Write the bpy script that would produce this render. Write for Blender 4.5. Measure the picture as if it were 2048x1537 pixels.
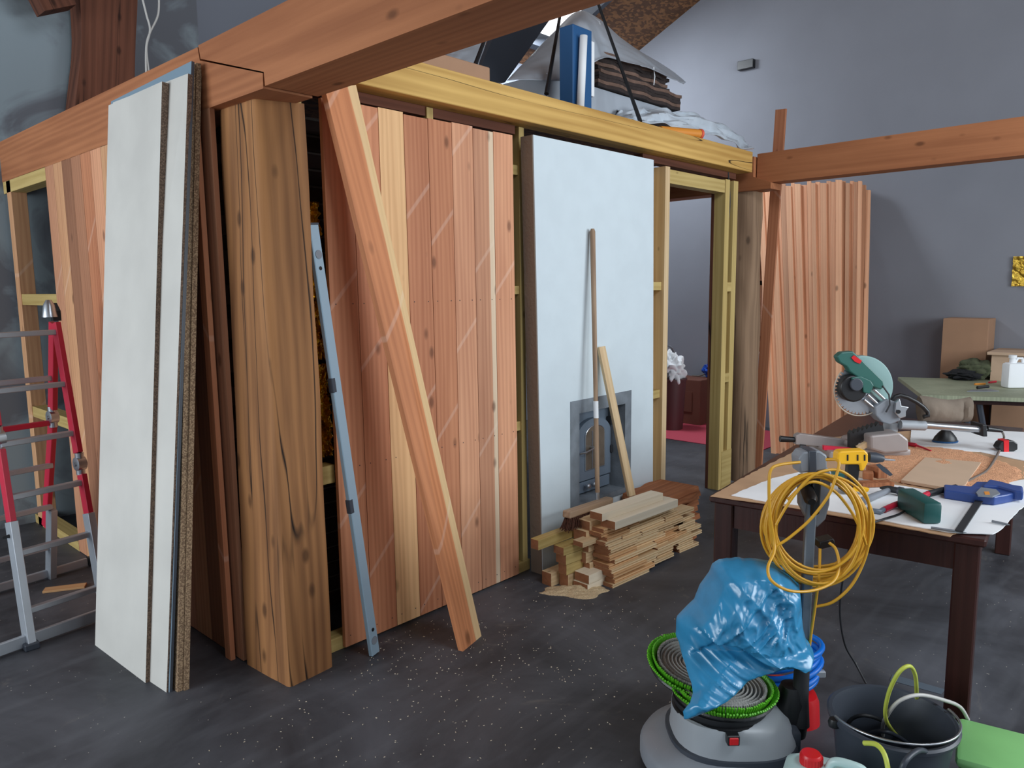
import bpy, bmesh, math, random
from mathutils import Vector, Matrix, noise
random.seed(7)
for o in list(bpy.data.objects): bpy.data.objects.remove(o)
S = bpy.context.scene
COL = S.collection
V = Vector
# ------------------------------------------------------------------ camera
F_PX, CX, CY = 1500.0, 1024.0, 768.5
_X = V((2430-CX, -(555-CY), -F_PX)).normalized()
_Y = V((-600-CX, -(590-CY), -F_PX)); _Y = (_Y - _X*_Y.dot(_X)).normalized()
_Z = _X.cross(_Y)
ROT = Matrix((_X, _Y, _Z))            # camera vector -> world vector
CAM = V((-1.4375389, -2.69900541, 1.6))
cd = bpy.data.cameras.new('camera'); cam = bpy.data.objects.new('camera', cd); COL.objects.link(cam)
cam.matrix_world = Matrix.Translation(CAM) @ ROT.to_4x4()
cd.sensor_fit = 'HORIZONTAL'; cd.sensor_width = 36; cd.lens = 36*F_PX/2048
cd.clip_start = .05; cd.clip_end = 100
S.camera = cam
# ------------------------------------------------------------------ view + light
S.view_settings.view_transform = 'Standard'; S.view_settings.look = 'None'
S.view_settings.exposure = 0.0; S.view_settings.gamma = 1; S.view_settings.use_curve_mapping = False
W = bpy.data.worlds.new('world'); S.world = W; W.use_nodes = True
W.node_tree.nodes['Background'].inputs[0].default_value = (.80, .90, 1, 1)
W.node_tree.nodes['Background'].inputs[1].default_value = .56
def area(name, loc, target, sx, sy, power, col):
    l = bpy.data.lights.new(name, 'AREA'); l.shape = 'RECTANGLE'; l.size = sx; l.size_y = sy
    l.energy = power; l.color = col
    o = bpy.data.objects.new(name, l); COL.objects.link(o); o.location = loc
    o.rotation_euler = (V(target)-V(loc)).to_track_quat('-Z', 'Y').to_euler()
    return o
area('window_light', (3.4, -5.6, 2.1), (2.2, 0, 1.0), 2.6, 1.8, 172, (.88, .95, 1))
area('overhead_table_fill', (.6, -4.4, 4.5), (1.8, -.6, .6), 2.4, 1.6, 105, (.84, .92, 1))  # added overhead fill to brighten the table; no opening in this roof slope
area('left_window_light', (-5.4, 1.5, 1.9), (0, .3, 1.0), 3.4, 2.0, 215, (.88, .95, 1))
area('roof_window_light', (4.85, 2.4, 4.25), (5.6, 2.1, 1.0), .9, .8, 80, (.84, .92, 1))

def ray(px, py): return ROT @ V((px-CX, -(py-CY), -F_PX))
def on(px, py, ax, val):              # pixel -> world point on the plane ax = val
    d = ray(px, py); k = 'xyz'.index(ax); return CAM + d*((val-CAM[k])/d[k])
def onpl(px, py, p0, n):
    d = ray(px, py); return CAM + d*((V(p0)-CAM).dot(n)/d.dot(n))
def dep(px, py, D): return CAM + ray(px, py)*(D/F_PX)

# ------------------------------------------------------------------ materials
def newmat(name):
    m = bpy.data.materials.new(name); m.use_nodes = True
    nt = m.node_tree; b = nt.nodes['Principled BSDF']
    return m, nt, b
def N(nt, typ, **kw):
    n = nt.nodes.new(typ)
    for k, v in kw.items():
        if k.startswith('i_'):
            n.inputs[k[2:].replace('_', ' ')].default_value = v
        else: setattr(n, k, v)
    return n
def srgb(r, g, b):
    f = lambda c: ((c/255)/12.92 if c/255 <= .04045 else ((c/255+.055)/1.055)**2.4)
    return (f(r), f(g), f(b), 1)
def plain(name, c, rough=.5, metal=0, spec=.5, bump=0, bscale=60, vary=0, vscale=8, coat=0, trans=0):
    m, nt, b = newmat(name)
    b.inputs['Base Color'].default_value = c; b.inputs['Roughness'].default_value = rough
    b.inputs['Metallic'].default_value = metal; b.inputs['Specular IOR Level'].default_value = spec
    b.inputs['Coat Weight'].default_value = coat
    if trans: b.inputs['Transmission Weight'].default_value = trans
    tc = N(nt, 'ShaderNodeTexCoord')
    if vary:
        nz = N(nt, 'ShaderNodeTexNoise', i_Scale=vscale, i_Detail=5.0)
        nt.links.new(tc.outputs['Object'], nz.inputs['Vector'])
        mx = N(nt, 'ShaderNodeMix', data_type='RGBA')
        cr = N(nt, 'ShaderNodeMapRange'); cr.inputs[1].default_value = .35; cr.inputs[2].default_value = .65
        nt.links.new(nz.outputs[0], cr.inputs[0]); nt.links.new(cr.outputs[0], mx.inputs[0])
        mx.inputs[6].default_value = tuple(x*(1-vary) for x in c[:3])+(1,)
        mx.inputs[7].default_value = tuple(min(1, x*(1+vary)) for x in c[:3])+(1,)
        nt.links.new(mx.outputs[2], b.inputs['Base Color'])
    if bump:
        nz = N(nt, 'ShaderNodeTexNoise', i_Scale=bscale, i_Detail=4.0)
        nt.links.new(tc.outputs['Object'], nz.inputs['Vector'])
        bp = N(nt, 'ShaderNodeBump', i_Strength=bump, i_Distance=.01)
        nt.links.new(nz.outputs[0], bp.inputs['Height']); nt.links.new(bp.outputs[0], b.inputs['Normal'])
    return m
def wood(name, dark, light, rough=.6, knots=1.0, crack=0, sap=None, sapc=None, diag=0, gscale=1.0, var=.18, contrast=1.0, bump=.15, gain=1.0, fib=.45, ring=.2):
    """grain runs along the object's local Z"""
    m, nt, b = newmat(name); L = nt.links.new
    tc = N(nt, 'ShaderNodeTexCoord'); oi = N(nt, 'ShaderNodeObjectInfo')
    rv = N(nt, 'ShaderNodeVectorMath', operation='SCALE'); rv.inputs[0].default_value = (13.1, 7.7, 29.3)
    L(oi.outputs['Random'], rv.inputs['Scale'])
    ad = N(nt, 'ShaderNodeVectorMath', operation='ADD'); L(tc.outputs['Object'], ad.inputs[0]); L(rv.outputs[0], ad.inputs[1])
    def mp(sx, sy, sz):
        q = N(nt, 'ShaderNodeMapping'); q.inputs['Scale'].default_value = (sx, sy, sz); L(ad.outputs[0], q.inputs['Vector']); return q
    g = gscale
    m1 = mp(g, g, g*.06)
    wv = N(nt, 'ShaderNodeTexWave', wave_type='RINGS', rings_direction='Z', i_Scale=13.0, i_Distortion=9.0, i_Detail=3.0)
    wv.inputs['Detail Scale'].default_value = .9
    L(m1.outputs[0], wv.inputs['Vector'])
    m2 = mp(60*g, 60*g, 1.3*g); fb = N(nt, 'ShaderNodeTexNoise', i_Scale=1.6, i_Detail=4.0); L(m2.outputs[0], fb.inputs['Vector'])
    m3 = mp(5, 5, .8); lf = N(nt, 'ShaderNodeTexNoise', i_Scale=1.0, i_Detail=3.0); L(m3.outputs[0], lf.inputs['Vector'])
    a1 = N(nt, 'ShaderNodeMath', operation='MULTIPLY_ADD'); L(wv.outputs[1], a1.inputs[0]); a1.inputs[1].default_value = ring
    f1 = N(nt, 'ShaderNodeMath', operation='MULTIPLY'); L(fb.outputs[0], f1.inputs[0]); f1.inputs[1].default_value = .75*fib
    L(f1.outputs[0], a1.inputs[2])
    a2 = N(nt, 'ShaderNodeMath', operation='MULTIPLY_ADD'); L(lf.outputs[0], a2.inputs[0]); a2.inputs[1].default_value = .9
    L(a1.outputs[0], a2.inputs[2])
    mr = N(nt, 'ShaderNodeMapRange'); L(a2.outputs[0], mr.inputs[0])
    mid = .45+.5*ring+.375*fib
    mr.inputs[1].default_value = mid-.30/contrast; mr.inputs[2].default_value = mid+.30/contrast
    mx = N(nt, 'ShaderNodeMix', data_type='RGBA'); L(mr.outputs[0], mx.inputs[0]); mx.inputs[6].default_value = dark; mx.inputs[7].default_value = light
    out = mx.outputs[2]
    def darken(fac, col, src):
        q = N(nt, 'ShaderNodeMix', data_type='RGBA'); L(fac, q.inputs[0]); L(src, q.inputs[6]); q.inputs[7].default_value = col; return q.outputs[2]
    if sap:
        sx = N(nt, 'ShaderNodeSeparateXYZ'); L(tc.outputs['Object'], sx.inputs[0])
        side, thr = sap
        wob = N(nt, 'ShaderNodeMath', operation='MULTIPLY_ADD'); L(lf.outputs[0], wob.inputs[0]); wob.inputs[1].default_value = .03; L(sx.outputs[0], wob.inputs[2])
        rg = N(nt, 'ShaderNodeMapRange'); L(wob.outputs[0], rg.inputs[0])
        if side > 0: rg.inputs[1].default_value = thr+.012; rg.inputs[2].default_value = thr+.018
        else: rg.inputs[1].default_value = thr+.018; rg.inputs[2].default_value = thr+.012
        sp = N(nt, 'ShaderNodeMix', data_type='RGBA'); L(mr.outputs[0], sp.inputs[0])
        c = sapc or srgb(205, 175, 140); sp.inputs[6].default_value = tuple(v*.8 for v in c[:3])+(1,); sp.inputs[7].default_value = c
        q = N(nt, 'ShaderNodeMix', data_type='RGBA'); L(rg.outputs[0], q.inputs[0]); L(out, q.inputs[6]); L(sp.outputs[2], q.inputs[7]); out = q.outputs[2]
    if diag:
        sx2 = N(nt, 'ShaderNodeSeparateXYZ'); L(ad.outputs[0], sx2.inputs[0])
        k = N(nt, 'ShaderNodeMath', operation='MULTIPLY_ADD'); L(sx2.outputs[0], k.inputs[0]); k.inputs[1].default_value = -1.1; L(sx2.outputs[2], k.inputs[2])
        md = N(nt, 'ShaderNodeMath', operation='PINGPONG'); L(k.outputs[0], md.inputs[0]); md.inputs[1].default_value = .47
        dr = N(nt, 'ShaderNodeMapRange'); L(md.outputs[0], dr.inputs[0]); dr.inputs[1].default_value = .016; dr.inputs[2].default_value = .008; dr.inputs[4].default_value = .16
        out = darken(dr.outputs[0], srgb(225, 205, 190), out)
    if knots:
        mk = mp(8.5, 8.5, 4.2); vo = N(nt, 'ShaderNodeTexVoronoi', i_Scale=1.0, i_Randomness=1.0); L(mk.outputs[0], vo.inputs['Vector'])
        kr = N(nt, 'ShaderNodeMapRange'); L(vo.outputs['Distance'], kr.inputs[0]); kr.inputs[1].default_value = .16*knots; kr.inputs[2].default_value = .07*knots; kr.inputs[4].default_value = .7
        ks = N(nt, 'ShaderNodeSeparateColor'); L(vo.outputs['Color'], ks.inputs[0]); kg = N(nt, 'ShaderNodeMath', operation='GREATER_THAN'); L(ks.outputs[0], kg.inputs[0]); kg.inputs[1].default_value = .45
        km = N(nt, 'ShaderNodeMath', operation='MULTIPLY'); L(kr.outputs[0], km.inputs[0]); L(kg.outputs[0], km.inputs[1])
        out = darken(km.outputs[0], tuple(v*.35 for v in dark[:3])+(1,), out)
    hs = N(nt, 'ShaderNodeHueSaturation'); L(out, hs.inputs['Color'])
    vr = N(nt, 'ShaderNodeMapRange'); L(oi.outputs['Random'], vr.inputs[0]); vr.inputs[3].default_value = gain*(1-var); vr.inputs[4].default_value = gain*(1+var)
    L(vr.outputs[0], hs.inputs['Value']); out = hs.outputs[0]
    hgt = fb.outputs[0]
    if crack:
        mc = mp(6, 6, .28); cn = N(nt, 'ShaderNodeTexNoise', i_Scale=1.0, i_Detail=2.5); L(mc.outputs[0], cn.inputs['Vector'])
        s = N(nt, 'ShaderNodeMath', operation='SUBTRACT'); L(cn.outputs[0], s.inputs[0]); s.inputs[1].default_value = .5
        ab = N(nt, 'ShaderNodeMath', operation='ABSOLUTE'); L(s.outputs[0], ab.inputs[0])
        cr = N(nt, 'ShaderNodeMapRange'); L(ab.outputs[0], cr.inputs[0]); cr.inputs[1].default_value = .006*crack; cr.inputs[2].default_value = .001
        m4 = mp(3, 3, 1.1); gt = N(nt, 'ShaderNodeTexNoise', i_Scale=1.0); L(m4.outputs[0], gt.inputs['Vector'])
        g2 = N(nt, 'ShaderNodeMapRange'); L(gt.outputs[0], g2.inputs[0]); g2.inputs[1].default_value = .42; g2.inputs[2].default_value = .52
        mm = N(nt, 'ShaderNodeMath', operation='MULTIPLY'); L(cr.outputs[0], mm.inputs[0]); L(g2.outputs[0], mm.inputs[1])
        out = darken(mm.outputs[0], srgb(28, 18, 14), out)
    L(out, b.inputs['Base Color']); b.inputs['Roughness'].default_value = rough; b.inputs['Specular IOR Level'].default_value = .3
    bp = N(nt, 'ShaderNodeBump', i_Strength=bump, i_Distance=.004); L(hgt, bp.inputs['Height']); L(bp.outputs[0], b.inputs['Normal'])
    return m
def speckle(name, base, spots, scale, thr=.55, rough=.7, stretch=(1, 1, 1), soft=.06, bump=.2):
    m, nt, b = newmat(name); L = nt.links.new
    tc = N(nt, 'ShaderNodeTexCoord'); mp = N(nt, 'ShaderNodeMapping'); mp.inputs['Scale'].default_value = stretch
    L(tc.outputs['Object'], mp.inputs['Vector'])
    vo = N(nt, 'ShaderNodeTexVoronoi', i_Scale=scale); L(mp.outputs[0], vo.inputs['Vector'])
    sp = N(nt, 'ShaderNodeSeparateColor'); L(vo.outputs['Color'], sp.inputs[0])
    mr = N(nt, 'ShaderNodeMapRange'); L(sp.outputs[0], mr.inputs[0]); mr.inputs[1].default_value = thr-soft; mr.inputs[2].default_value = thr+soft
    nz = N(nt, 'ShaderNodeTexNoise', i_Scale=scale*.5, i_Detail=4.0); L(mp.outputs[0], nz.inputs['Vector'])
    mx = N(nt, 'ShaderNodeMix', data_type='RGBA'); L(mr.outputs[0], mx.inputs[0]); mx.inputs[6].default_value = base; mx.inputs[7].default_value = spots
    m2 = N(nt, 'ShaderNodeMix', data_type='RGBA', blend_type='MULTIPLY'); m2.inputs[0].default_value = .6; L(mx.outputs[2], m2.inputs[6]); L(nz.outputs[0], m2.inputs[7])
    hs = N(nt, 'ShaderNodeHueSaturation'); hs.inputs['Value'].default_value = 1.45; L(m2.outputs[2], hs.inputs['Color'])
    L(hs.outputs[0], b.inputs['Base Color']); b.inputs['Roughness'].default_value = rough
    bp = N(nt, 'ShaderNodeBump', i_Strength=bump, i_Distance=.005); L(sp.outputs[0], bp.inputs['Height']); L(bp.outputs[0], b.inputs['Normal'])
    return m

def floor_mat():
    m, nt, b = newmat('dark_screed_floor'); L = nt.links.new
    tc = N(nt, 'ShaderNodeTexCoord')
    n1 = N(nt, 'ShaderNodeTexNoise', i_Scale=1.3, i_Detail=7.0, i_Roughness=.62); L(tc.outputs['Object'], n1.inputs['Vector'])
    n1.inputs['Distortion'].default_value = .6
    mp = N(nt, 'ShaderNodeMapping'); mp.inputs['Scale'].default_value = (2, 14, 1); mp.inputs['Rotation'].default_value = (0, 0, .5); L(tc.outputs['Object'], mp.inputs['Vector'])
    n2 = N(nt, 'ShaderNodeTexNoise', i_Scale=1.0, i_Detail=5.0); L(mp.outputs[0], n2.inputs['Vector'])
    rp = N(nt, 'ShaderNodeMapRange'); L(n1.outputs[0], rp.inputs[0]); rp.inputs[1].default_value = .36; rp.inputs[2].default_value = .68
    mx = N(nt, 'ShaderNodeMix', data_type='RGBA'); L(rp.outputs[0], mx.inputs[0]); mx.inputs[6].default_value = srgb(50, 51, 56); mx.inputs[7].default_value = srgb(92, 94, 101)
    r2 = N(nt, 'ShaderNodeMapRange'); L(n2.outputs[0], r2.inputs[0]); r2.inputs[1].default_value = .5; r2.inputs[2].default_value = .75; r2.inputs[4].default_value = .22
    m2 = N(nt, 'ShaderNodeMix', data_type='RGBA'); L(r2.outputs[0], m2.inputs[0]); L(mx.outputs[2], m2.inputs[6]); m2.inputs[7].default_value = srgb(118, 120, 126)
    # dusty scuffs of sawdust
    n3 = N(nt, 'ShaderNodeTexNoise', i_Scale=2.6, i_Detail=8.0, i_Roughness=.75); n3.inputs['Distortion'].default_value = 1.5; L(tc.outputs['Object'], n3.inputs['Vector'])
    r3 = N(nt, 'ShaderNodeMapRange'); L(n3.outputs[0], r3.inputs[0]); r3.inputs[1].default_value = .6; r3.inputs[2].default_value = .78; r3.inputs[4].default_value = .5
    m3 = N(nt, 'ShaderNodeMix', data_type='RGBA'); L(r3.outputs[0], m3.inputs[0]); L(m2.outputs[2], m3.inputs[6]); m3.inputs[7].default_value = srgb(140, 134, 124)
    # flecks
    vo = N(nt, 'ShaderNodeTexVoronoi', i_Scale=34.0); L(tc.outputs['Object'], vo.inputs['Vector'])
    lt = N(nt, 'ShaderNodeMapRange'); L(vo.outputs['Distance'], lt.inputs[0]); lt.inputs[1].default_value = .085; lt.inputs[2].default_value = .06
    sc = N(nt, 'ShaderNodeSeparateColor'); L(vo.outputs['Color'], sc.inputs[0])
    gt = N(nt, 'ShaderNodeMath', operation='GREATER_THAN'); L(sc.outputs[0], gt.inputs[0]); gt.inputs[1].default_value = .66
    mu = N(nt, 'ShaderNodeMath', operation='MULTIPLY'); L(lt.outputs[0], mu.inputs[0]); L(gt.outputs[0], mu.inputs[1])
    m4 = N(nt, 'ShaderNodeMix', data_type='RGBA'); L(mu.outputs[0], m4.inputs[0]); L(m3.outputs[2], m4.inputs[6]); m4.inputs[7].default_value = srgb(190, 186, 176)
    L(m4.outputs[2], b.inputs['Base Color'])
    rr = N(nt, 'ShaderNodeMapRange'); L(n2.outputs[0], rr.inputs[0]); rr.inputs[3].default_value = .42; rr.inputs[4].default_value = .68; L(rr.outputs[0], b.inputs['Roughness'])
    b.inputs['Specular IOR Level'].default_value = .4
    bp = N(nt, 'ShaderNodeBump', i_Strength=.12, i_Distance=.01); L(n1.outputs[0], bp.inputs['Height']); L(bp.outputs[0], b.inputs['Normal'])
    return m
def mottled_wall():
    m, nt, b = newmat('skim_coated_plasterboard'); L = nt.links.new
    tc = N(nt, 'ShaderNodeTexCoord')
    n1 = N(nt, 'ShaderNodeTexNoise', i_Scale=1.5, i_Detail=5.0, i_Roughness=.55); n1.inputs['Distortion'].default_value = .8; L(tc.outputs['Object'], n1.inputs['Vector'])
    r = N(nt, 'ShaderNodeMapRange'); L(n1.outputs[0], r.inputs[0]); r.inputs[1].default_value = .46; r.inputs[2].default_value = .56
    mx = N(nt, 'ShaderNodeMix', data_type='RGBA'); L(r.outputs[0], mx.inputs[0]); mx.inputs[6].default_value = srgb(112, 116, 124); mx.inputs[7].default_value = srgb(150, 164, 172)
    sx = N(nt, 'ShaderNodeSeparateXYZ'); L(tc.outputs['Object'], sx.inputs[0])
    g = N(nt, 'ShaderNodeMapRange'); L(sx.outputs[0], g.inputs[0]); g.inputs[1].default_value = 1.39; g.inputs[2].default_value = 1.4
    m2 = N(nt, 'ShaderNodeMix', data_type='RGBA'); L(g.outputs[0], m2.inputs[0]); L(mx.outputs[2], m2.inputs[6]); m2.inputs[7].default_value = srgb(128, 134, 146)
    L(m2.outputs[2], b.inputs['Base Color']); b.inputs['Roughness'].default_value = .85
    return m

M = {}
M['floor'] = floor_mat(); M['mottled'] = mottled_wall()
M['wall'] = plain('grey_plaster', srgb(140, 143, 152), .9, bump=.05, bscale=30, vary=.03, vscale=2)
M['osb'] = speckle('osb_roof_board', srgb(96, 66, 44), srgb(140, 98, 62), 22, stretch=(1, 2.2, 1))
M['larch_red'] = wood('red_larch', srgb(150, 90, 62), srgb(196, 136, 100), diag=1, gain=1.28, contrast=.72)
M['larch_pink'] = wood('pink_larch', srgb(158, 104, 78), srgb(204, 152, 118), diag=1, gain=1.28, contrast=.72)
M['larch_tan'] = wood('tan_larch', srgb(158, 108, 78), srgb(204, 160, 120), diag=1, gain=1.28, contrast=.72)
M['larch_yellow'] = wood('yellow_larch', srgb(170, 124, 82), srgb(214, 174, 128), knots=1.3, gain=1.28, contrast=.72)
M['larch_strip'] = wood('larch_with_sapwood_edge', srgb(150, 100, 76), srgb(198, 148, 116), sap=(1, .038), sapc=srgb(214, 190, 162), diag=1, gain=1.28, contrast=.72)
M['larch_lean'] = wood('orange_larch_sapwood_edge', srgb(150, 90, 58), srgb(204, 136, 92), sap=(1, .035), sapc=srgb(212, 178, 132), knots=1.3, diag=1, gain=1.28, contrast=.72)
M['larch_shaded'] = wood('shaded_larch', srgb(124, 82, 60), srgb(166, 118, 90), gain=1.28, contrast=.72)  # darker copy of the larch, side-wall shade put into its colour
M['beam'] = wood('sawn_larch_beam', srgb(150, 92, 60), srgb(198, 132, 90), rough=.75, var=.05, gscale=.7, bump=.35, gain=1.0, contrast=.8)
M['oak'] = wood('old_oak', srgb(98, 62, 38), srgb(176, 124, 78), rough=.7, crack=1.6, knots=1.1, gscale=.6, var=.03, bump=.5, gain=1.15, contrast=.85)
M['oak_pale'] = wood('weathered_oak', srgb(104, 80, 62), srgb(156, 128, 102), rough=.75, crack=1.6, knots=1.1, gscale=.6, var=.03, bump=.5, gain=1.15, contrast=.85)
M['oak_dark'] = wood('dark_old_oak', srgb(70, 42, 32), srgb(122, 76, 58), rough=.8, crack=1.6, gscale=.6, var=.1, bump=.6, gain=1.15, contrast=.85)
M['yellow'] = wood('yellow_treated_pine', srgb(168, 140, 80), srgb(212, 188, 126), rough=.65, knots=.7, var=.08, contrast=.8)
M['yellow_beam'] = wood('yellow_glulam_beam', srgb(168, 122, 56), srgb(226, 184, 108), rough=.65, knots=1.0, crack=1.0, var=.02, gscale=.5)
M['pine'] = wood('pale_pine', srgb(202, 166, 122), srgb(240, 214, 172), rough=.6, knots=.6, var=.1, contrast=.8)
M['pine_white'] = wood('white_pine', srgb(222, 204, 176), srgb(240, 228, 206), rough=.6, knots=.5, var=.04, contrast=.7)
M['pine_brown'] = wood('brown_offcut_wood', srgb(130, 78, 50), srgb(176, 116, 78), rough=.7, knots=.6, var=.12)
M['end_grain'] = plain('sawn_end_grain', srgb(150, 100, 68), .9, vary=.12, vscale=25, bump=.3)
M['rough_larch'] = wood('rough_orange_larch', srgb(132, 80, 52), srgb(190, 124, 84), rough=.85, knots=.8, var=.2, bump=.8)
M['stick'] = wood('worn_handle_wood', srgb(140, 112, 90), srgb(188, 160, 132), rough=.6, knots=0, var=.03)
M['table'] = wood('dark_brown_varnished_wood', srgb(46, 25, 23), srgb(68, 39, 35), rough=.35, knots=0, var=.04, contrast=.7)
M['fence'] = wood('stacked_larch_board', srgb(186, 130, 98), srgb(222, 174, 138), var=.22, gain=1.22, contrast=.55)
M['chip'] = speckle('chipboard_edge', srgb(122, 98, 76), srgb(168, 142, 112), 240, rough=.9)
M['chip_dark'] = speckle('dark_chipboard_edge', srgb(96, 78, 66), srgb(128, 106, 90), 240, rough=.9)
M['lam'] = plain('dusty_white_laminate', srgb(214, 212, 206), .45, vary=.06, vscale=3)
M['lam_blue'] = plain('blue_grey_laminate', srgb(128, 152, 170), .5)
M['white_paint'] = plain('white_fire_board', srgb(214, 226, 232), .7, vary=.02)
M['board_edge'] = plain('grey_brown_board_edge', srgb(140, 126, 112), .85, bump=.3)
M['slate'] = plain('grey_slate', srgb(122, 130, 138), .6, vary=.2, vscale=9, bump=.2)
M['iron'] = plain('cast_iron', srgb(122, 136, 152), .5, .3, bump=.1)
M['iron_dark'] = plain('dark_iron', srgb(48, 50, 54), .6, .2)
M['glass_smoke'] = plain('smoky_stove_glass', srgb(112, 100, 88), .25, vary=.2)
M['steel'] = plain('brushed_steel', srgb(190, 194, 200), .3, .9)
M['alu'] = plain('aluminium', srgb(182, 188, 196), .42, .55, vary=.04)
M['level'] = plain('pale_blue_level', srgb(158, 182, 198), .4, .25)
M['red'] = plain('red_lacquer', srgb(196, 34, 62), .4)
M['red2'] = plain('bright_red_plastic', srgb(206, 26, 34), .35)
M['black'] = plain('black_plastic', srgb(26, 27, 30), .4)
M['black_rubber'] = plain('black_rubber', srgb(30, 32, 36), .6)
M['grey_pl'] = plain('mid_grey_plastic', srgb(128, 134, 142), .4, vary=.05)
M['grey_dk'] = plain('anthracite_plastic', srgb(58, 64, 74), .45)
M['grey_lt'] = plain('light_grey_plastic', srgb(158, 164, 170), .35)
M['pole_grey'] = plain('grey_painted_steel', srgb(104, 116, 128), .4, .2)
M['saw_grey'] = plain('warm_grey_casting', srgb(150, 142, 140), .45, .2, vary=.06)
M['green_saw'] = plain('saw_green_plastic', srgb(44, 96, 88), .4)
M['green_box'] = plain('dark_green_plastic', srgb(30, 84, 82), .4)
M['green_lid'] = plain('light_green_plastic', srgb(140, 206, 130), .45, vary=.04)
M['green_bristle'] = plain('green_bristle', srgb(98, 186, 40), .5)
M['grey_bristle'] = plain('grey_bristle', srgb(168, 168, 164), .8, bump=.6, bscale=160)
M['cable_y'] = plain('yellow_cable', srgb(214, 160, 44), .4)
M['cable_g'] = plain('green_yellow_cable', srgb(196, 206, 84), .45)
M['cable_w'] = plain('white_cable', srgb(196, 194, 190), .45)
M['cable_b'] = plain('black_cable', srgb(40, 42, 46), .5)
M['cable_gr'] = plain('grey_cable', srgb(110, 100, 92), .5)
M['blue_bag'] = plain('blue_plastic_film', srgb(50, 136, 182), .27, spec=.6, vary=.12, vscale=12)
M['blue_hose'] = plain('blue_hose', srgb(20, 120, 226), .35)
M['blue_tool'] = plain('blue_tool_plastic', srgb(46, 74, 140), .4)
M['blue_wrap'] = plain('blue_packaging', srgb(30, 84, 134), .5)
M['drill_y'] = plain('drill_yellow', srgb(240, 182, 32), .4)
M['jerry'] = plain('translucent_canister', srgb(186, 214, 212), .35, vary=.03)
M['sheet'] = plain('white_plastic_sheet', srgb(176, 184, 194), .4, vary=.08, vscale=4, bump=.3, bscale=6)
M['sheet2'] = plain('crumpled_clear_plastic', srgb(196, 206, 216), .25, vary=.08, vscale=9)
M['paper'] = plain('white_card', srgb(240, 243, 246), .8, vary=.02)
M['card'] = plain('brown_cardboard', srgb(186, 150, 116), .9, vary=.06)
M['mdf'] = plain('mdf_board', srgb(172, 134, 106), .8, vary=.03)
M['mdf_lt'] = plain('pale_mdf_board', srgb(200, 172, 146), .8, vary=.03)
M['dust'] = plain('pine_sawdust', srgb(214, 190, 152), 1, bump=.8, bscale=220, vary=.15, vscale=120)
M['dust_o'] = plain('orange_sawdust', srgb(222, 164, 124), 1, bump=.8, bscale=200, vary=.14, vscale=60)
M['pink'] = plain('pink_mat', srgb(196, 72, 92), .8)
M['brown_box'] = plain('brown_box', srgb(110, 66, 52), .7)
M['brown_bucket'] = plain('dark_red_bin', srgb(84, 44, 46), .5)
M['gold'] = plain('gold_foil', srgb(236, 196, 84), .3, 1.0, bump=1.0, bscale=22)
M['dark_room'] = plain('dark_brick', srgb(66, 48, 44), .9)
M['mortar'] = plain('mortar', srgb(120, 110, 104), .9)
M['cloth_g'] = plain('olive_cloth', srgb(78, 84, 62), .95, vary=.3, vscale=14)
M['cloth_k'] = plain('black_cloth', srgb(30, 32, 36), .95)
M['cloth_t'] = plain('taupe_dust_bag', srgb(120, 108, 96), .95, vary=.12, bump=.5, bscale=20)
M['worktop'] = wood('painted_green_board', srgb(132, 138, 116), srgb(168, 172, 146), knots=0, var=.02)
M['orange'] = plain('orange_tube', srgb(226, 146, 56), .5)
M['bristle'] = plain('brown_broom_bristle', srgb(96, 58, 42), .8, bump=1.0, bscale=150, vary=.3, vscale=90)
M['brown_stack'] = speckle('fibre_sheet_edge', srgb(70, 52, 46), srgb(104, 80, 70), 60, stretch=(1, 1, 4))
M['fibre_dark'] = plain('dark_fibre_sheet', srgb(52, 42, 40), .9, vary=.2, vscale=16, bump=.4)
M['fibre_mid'] = plain('brown_fibre_sheet', srgb(112, 88, 76), .9, vary=.2, vscale=16, bump=.4)
def emis(name, c, s):
    m, nt, b = newmat(name); b.inputs['Base Color'].default_value = c
    b.inputs['Emission Color'].default_value = c; b.inputs['Emission Strength'].default_value = s; return m
M['sky'] = emis('daylight_pane', (.95, .98, 1, 1), 1.6)

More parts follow.
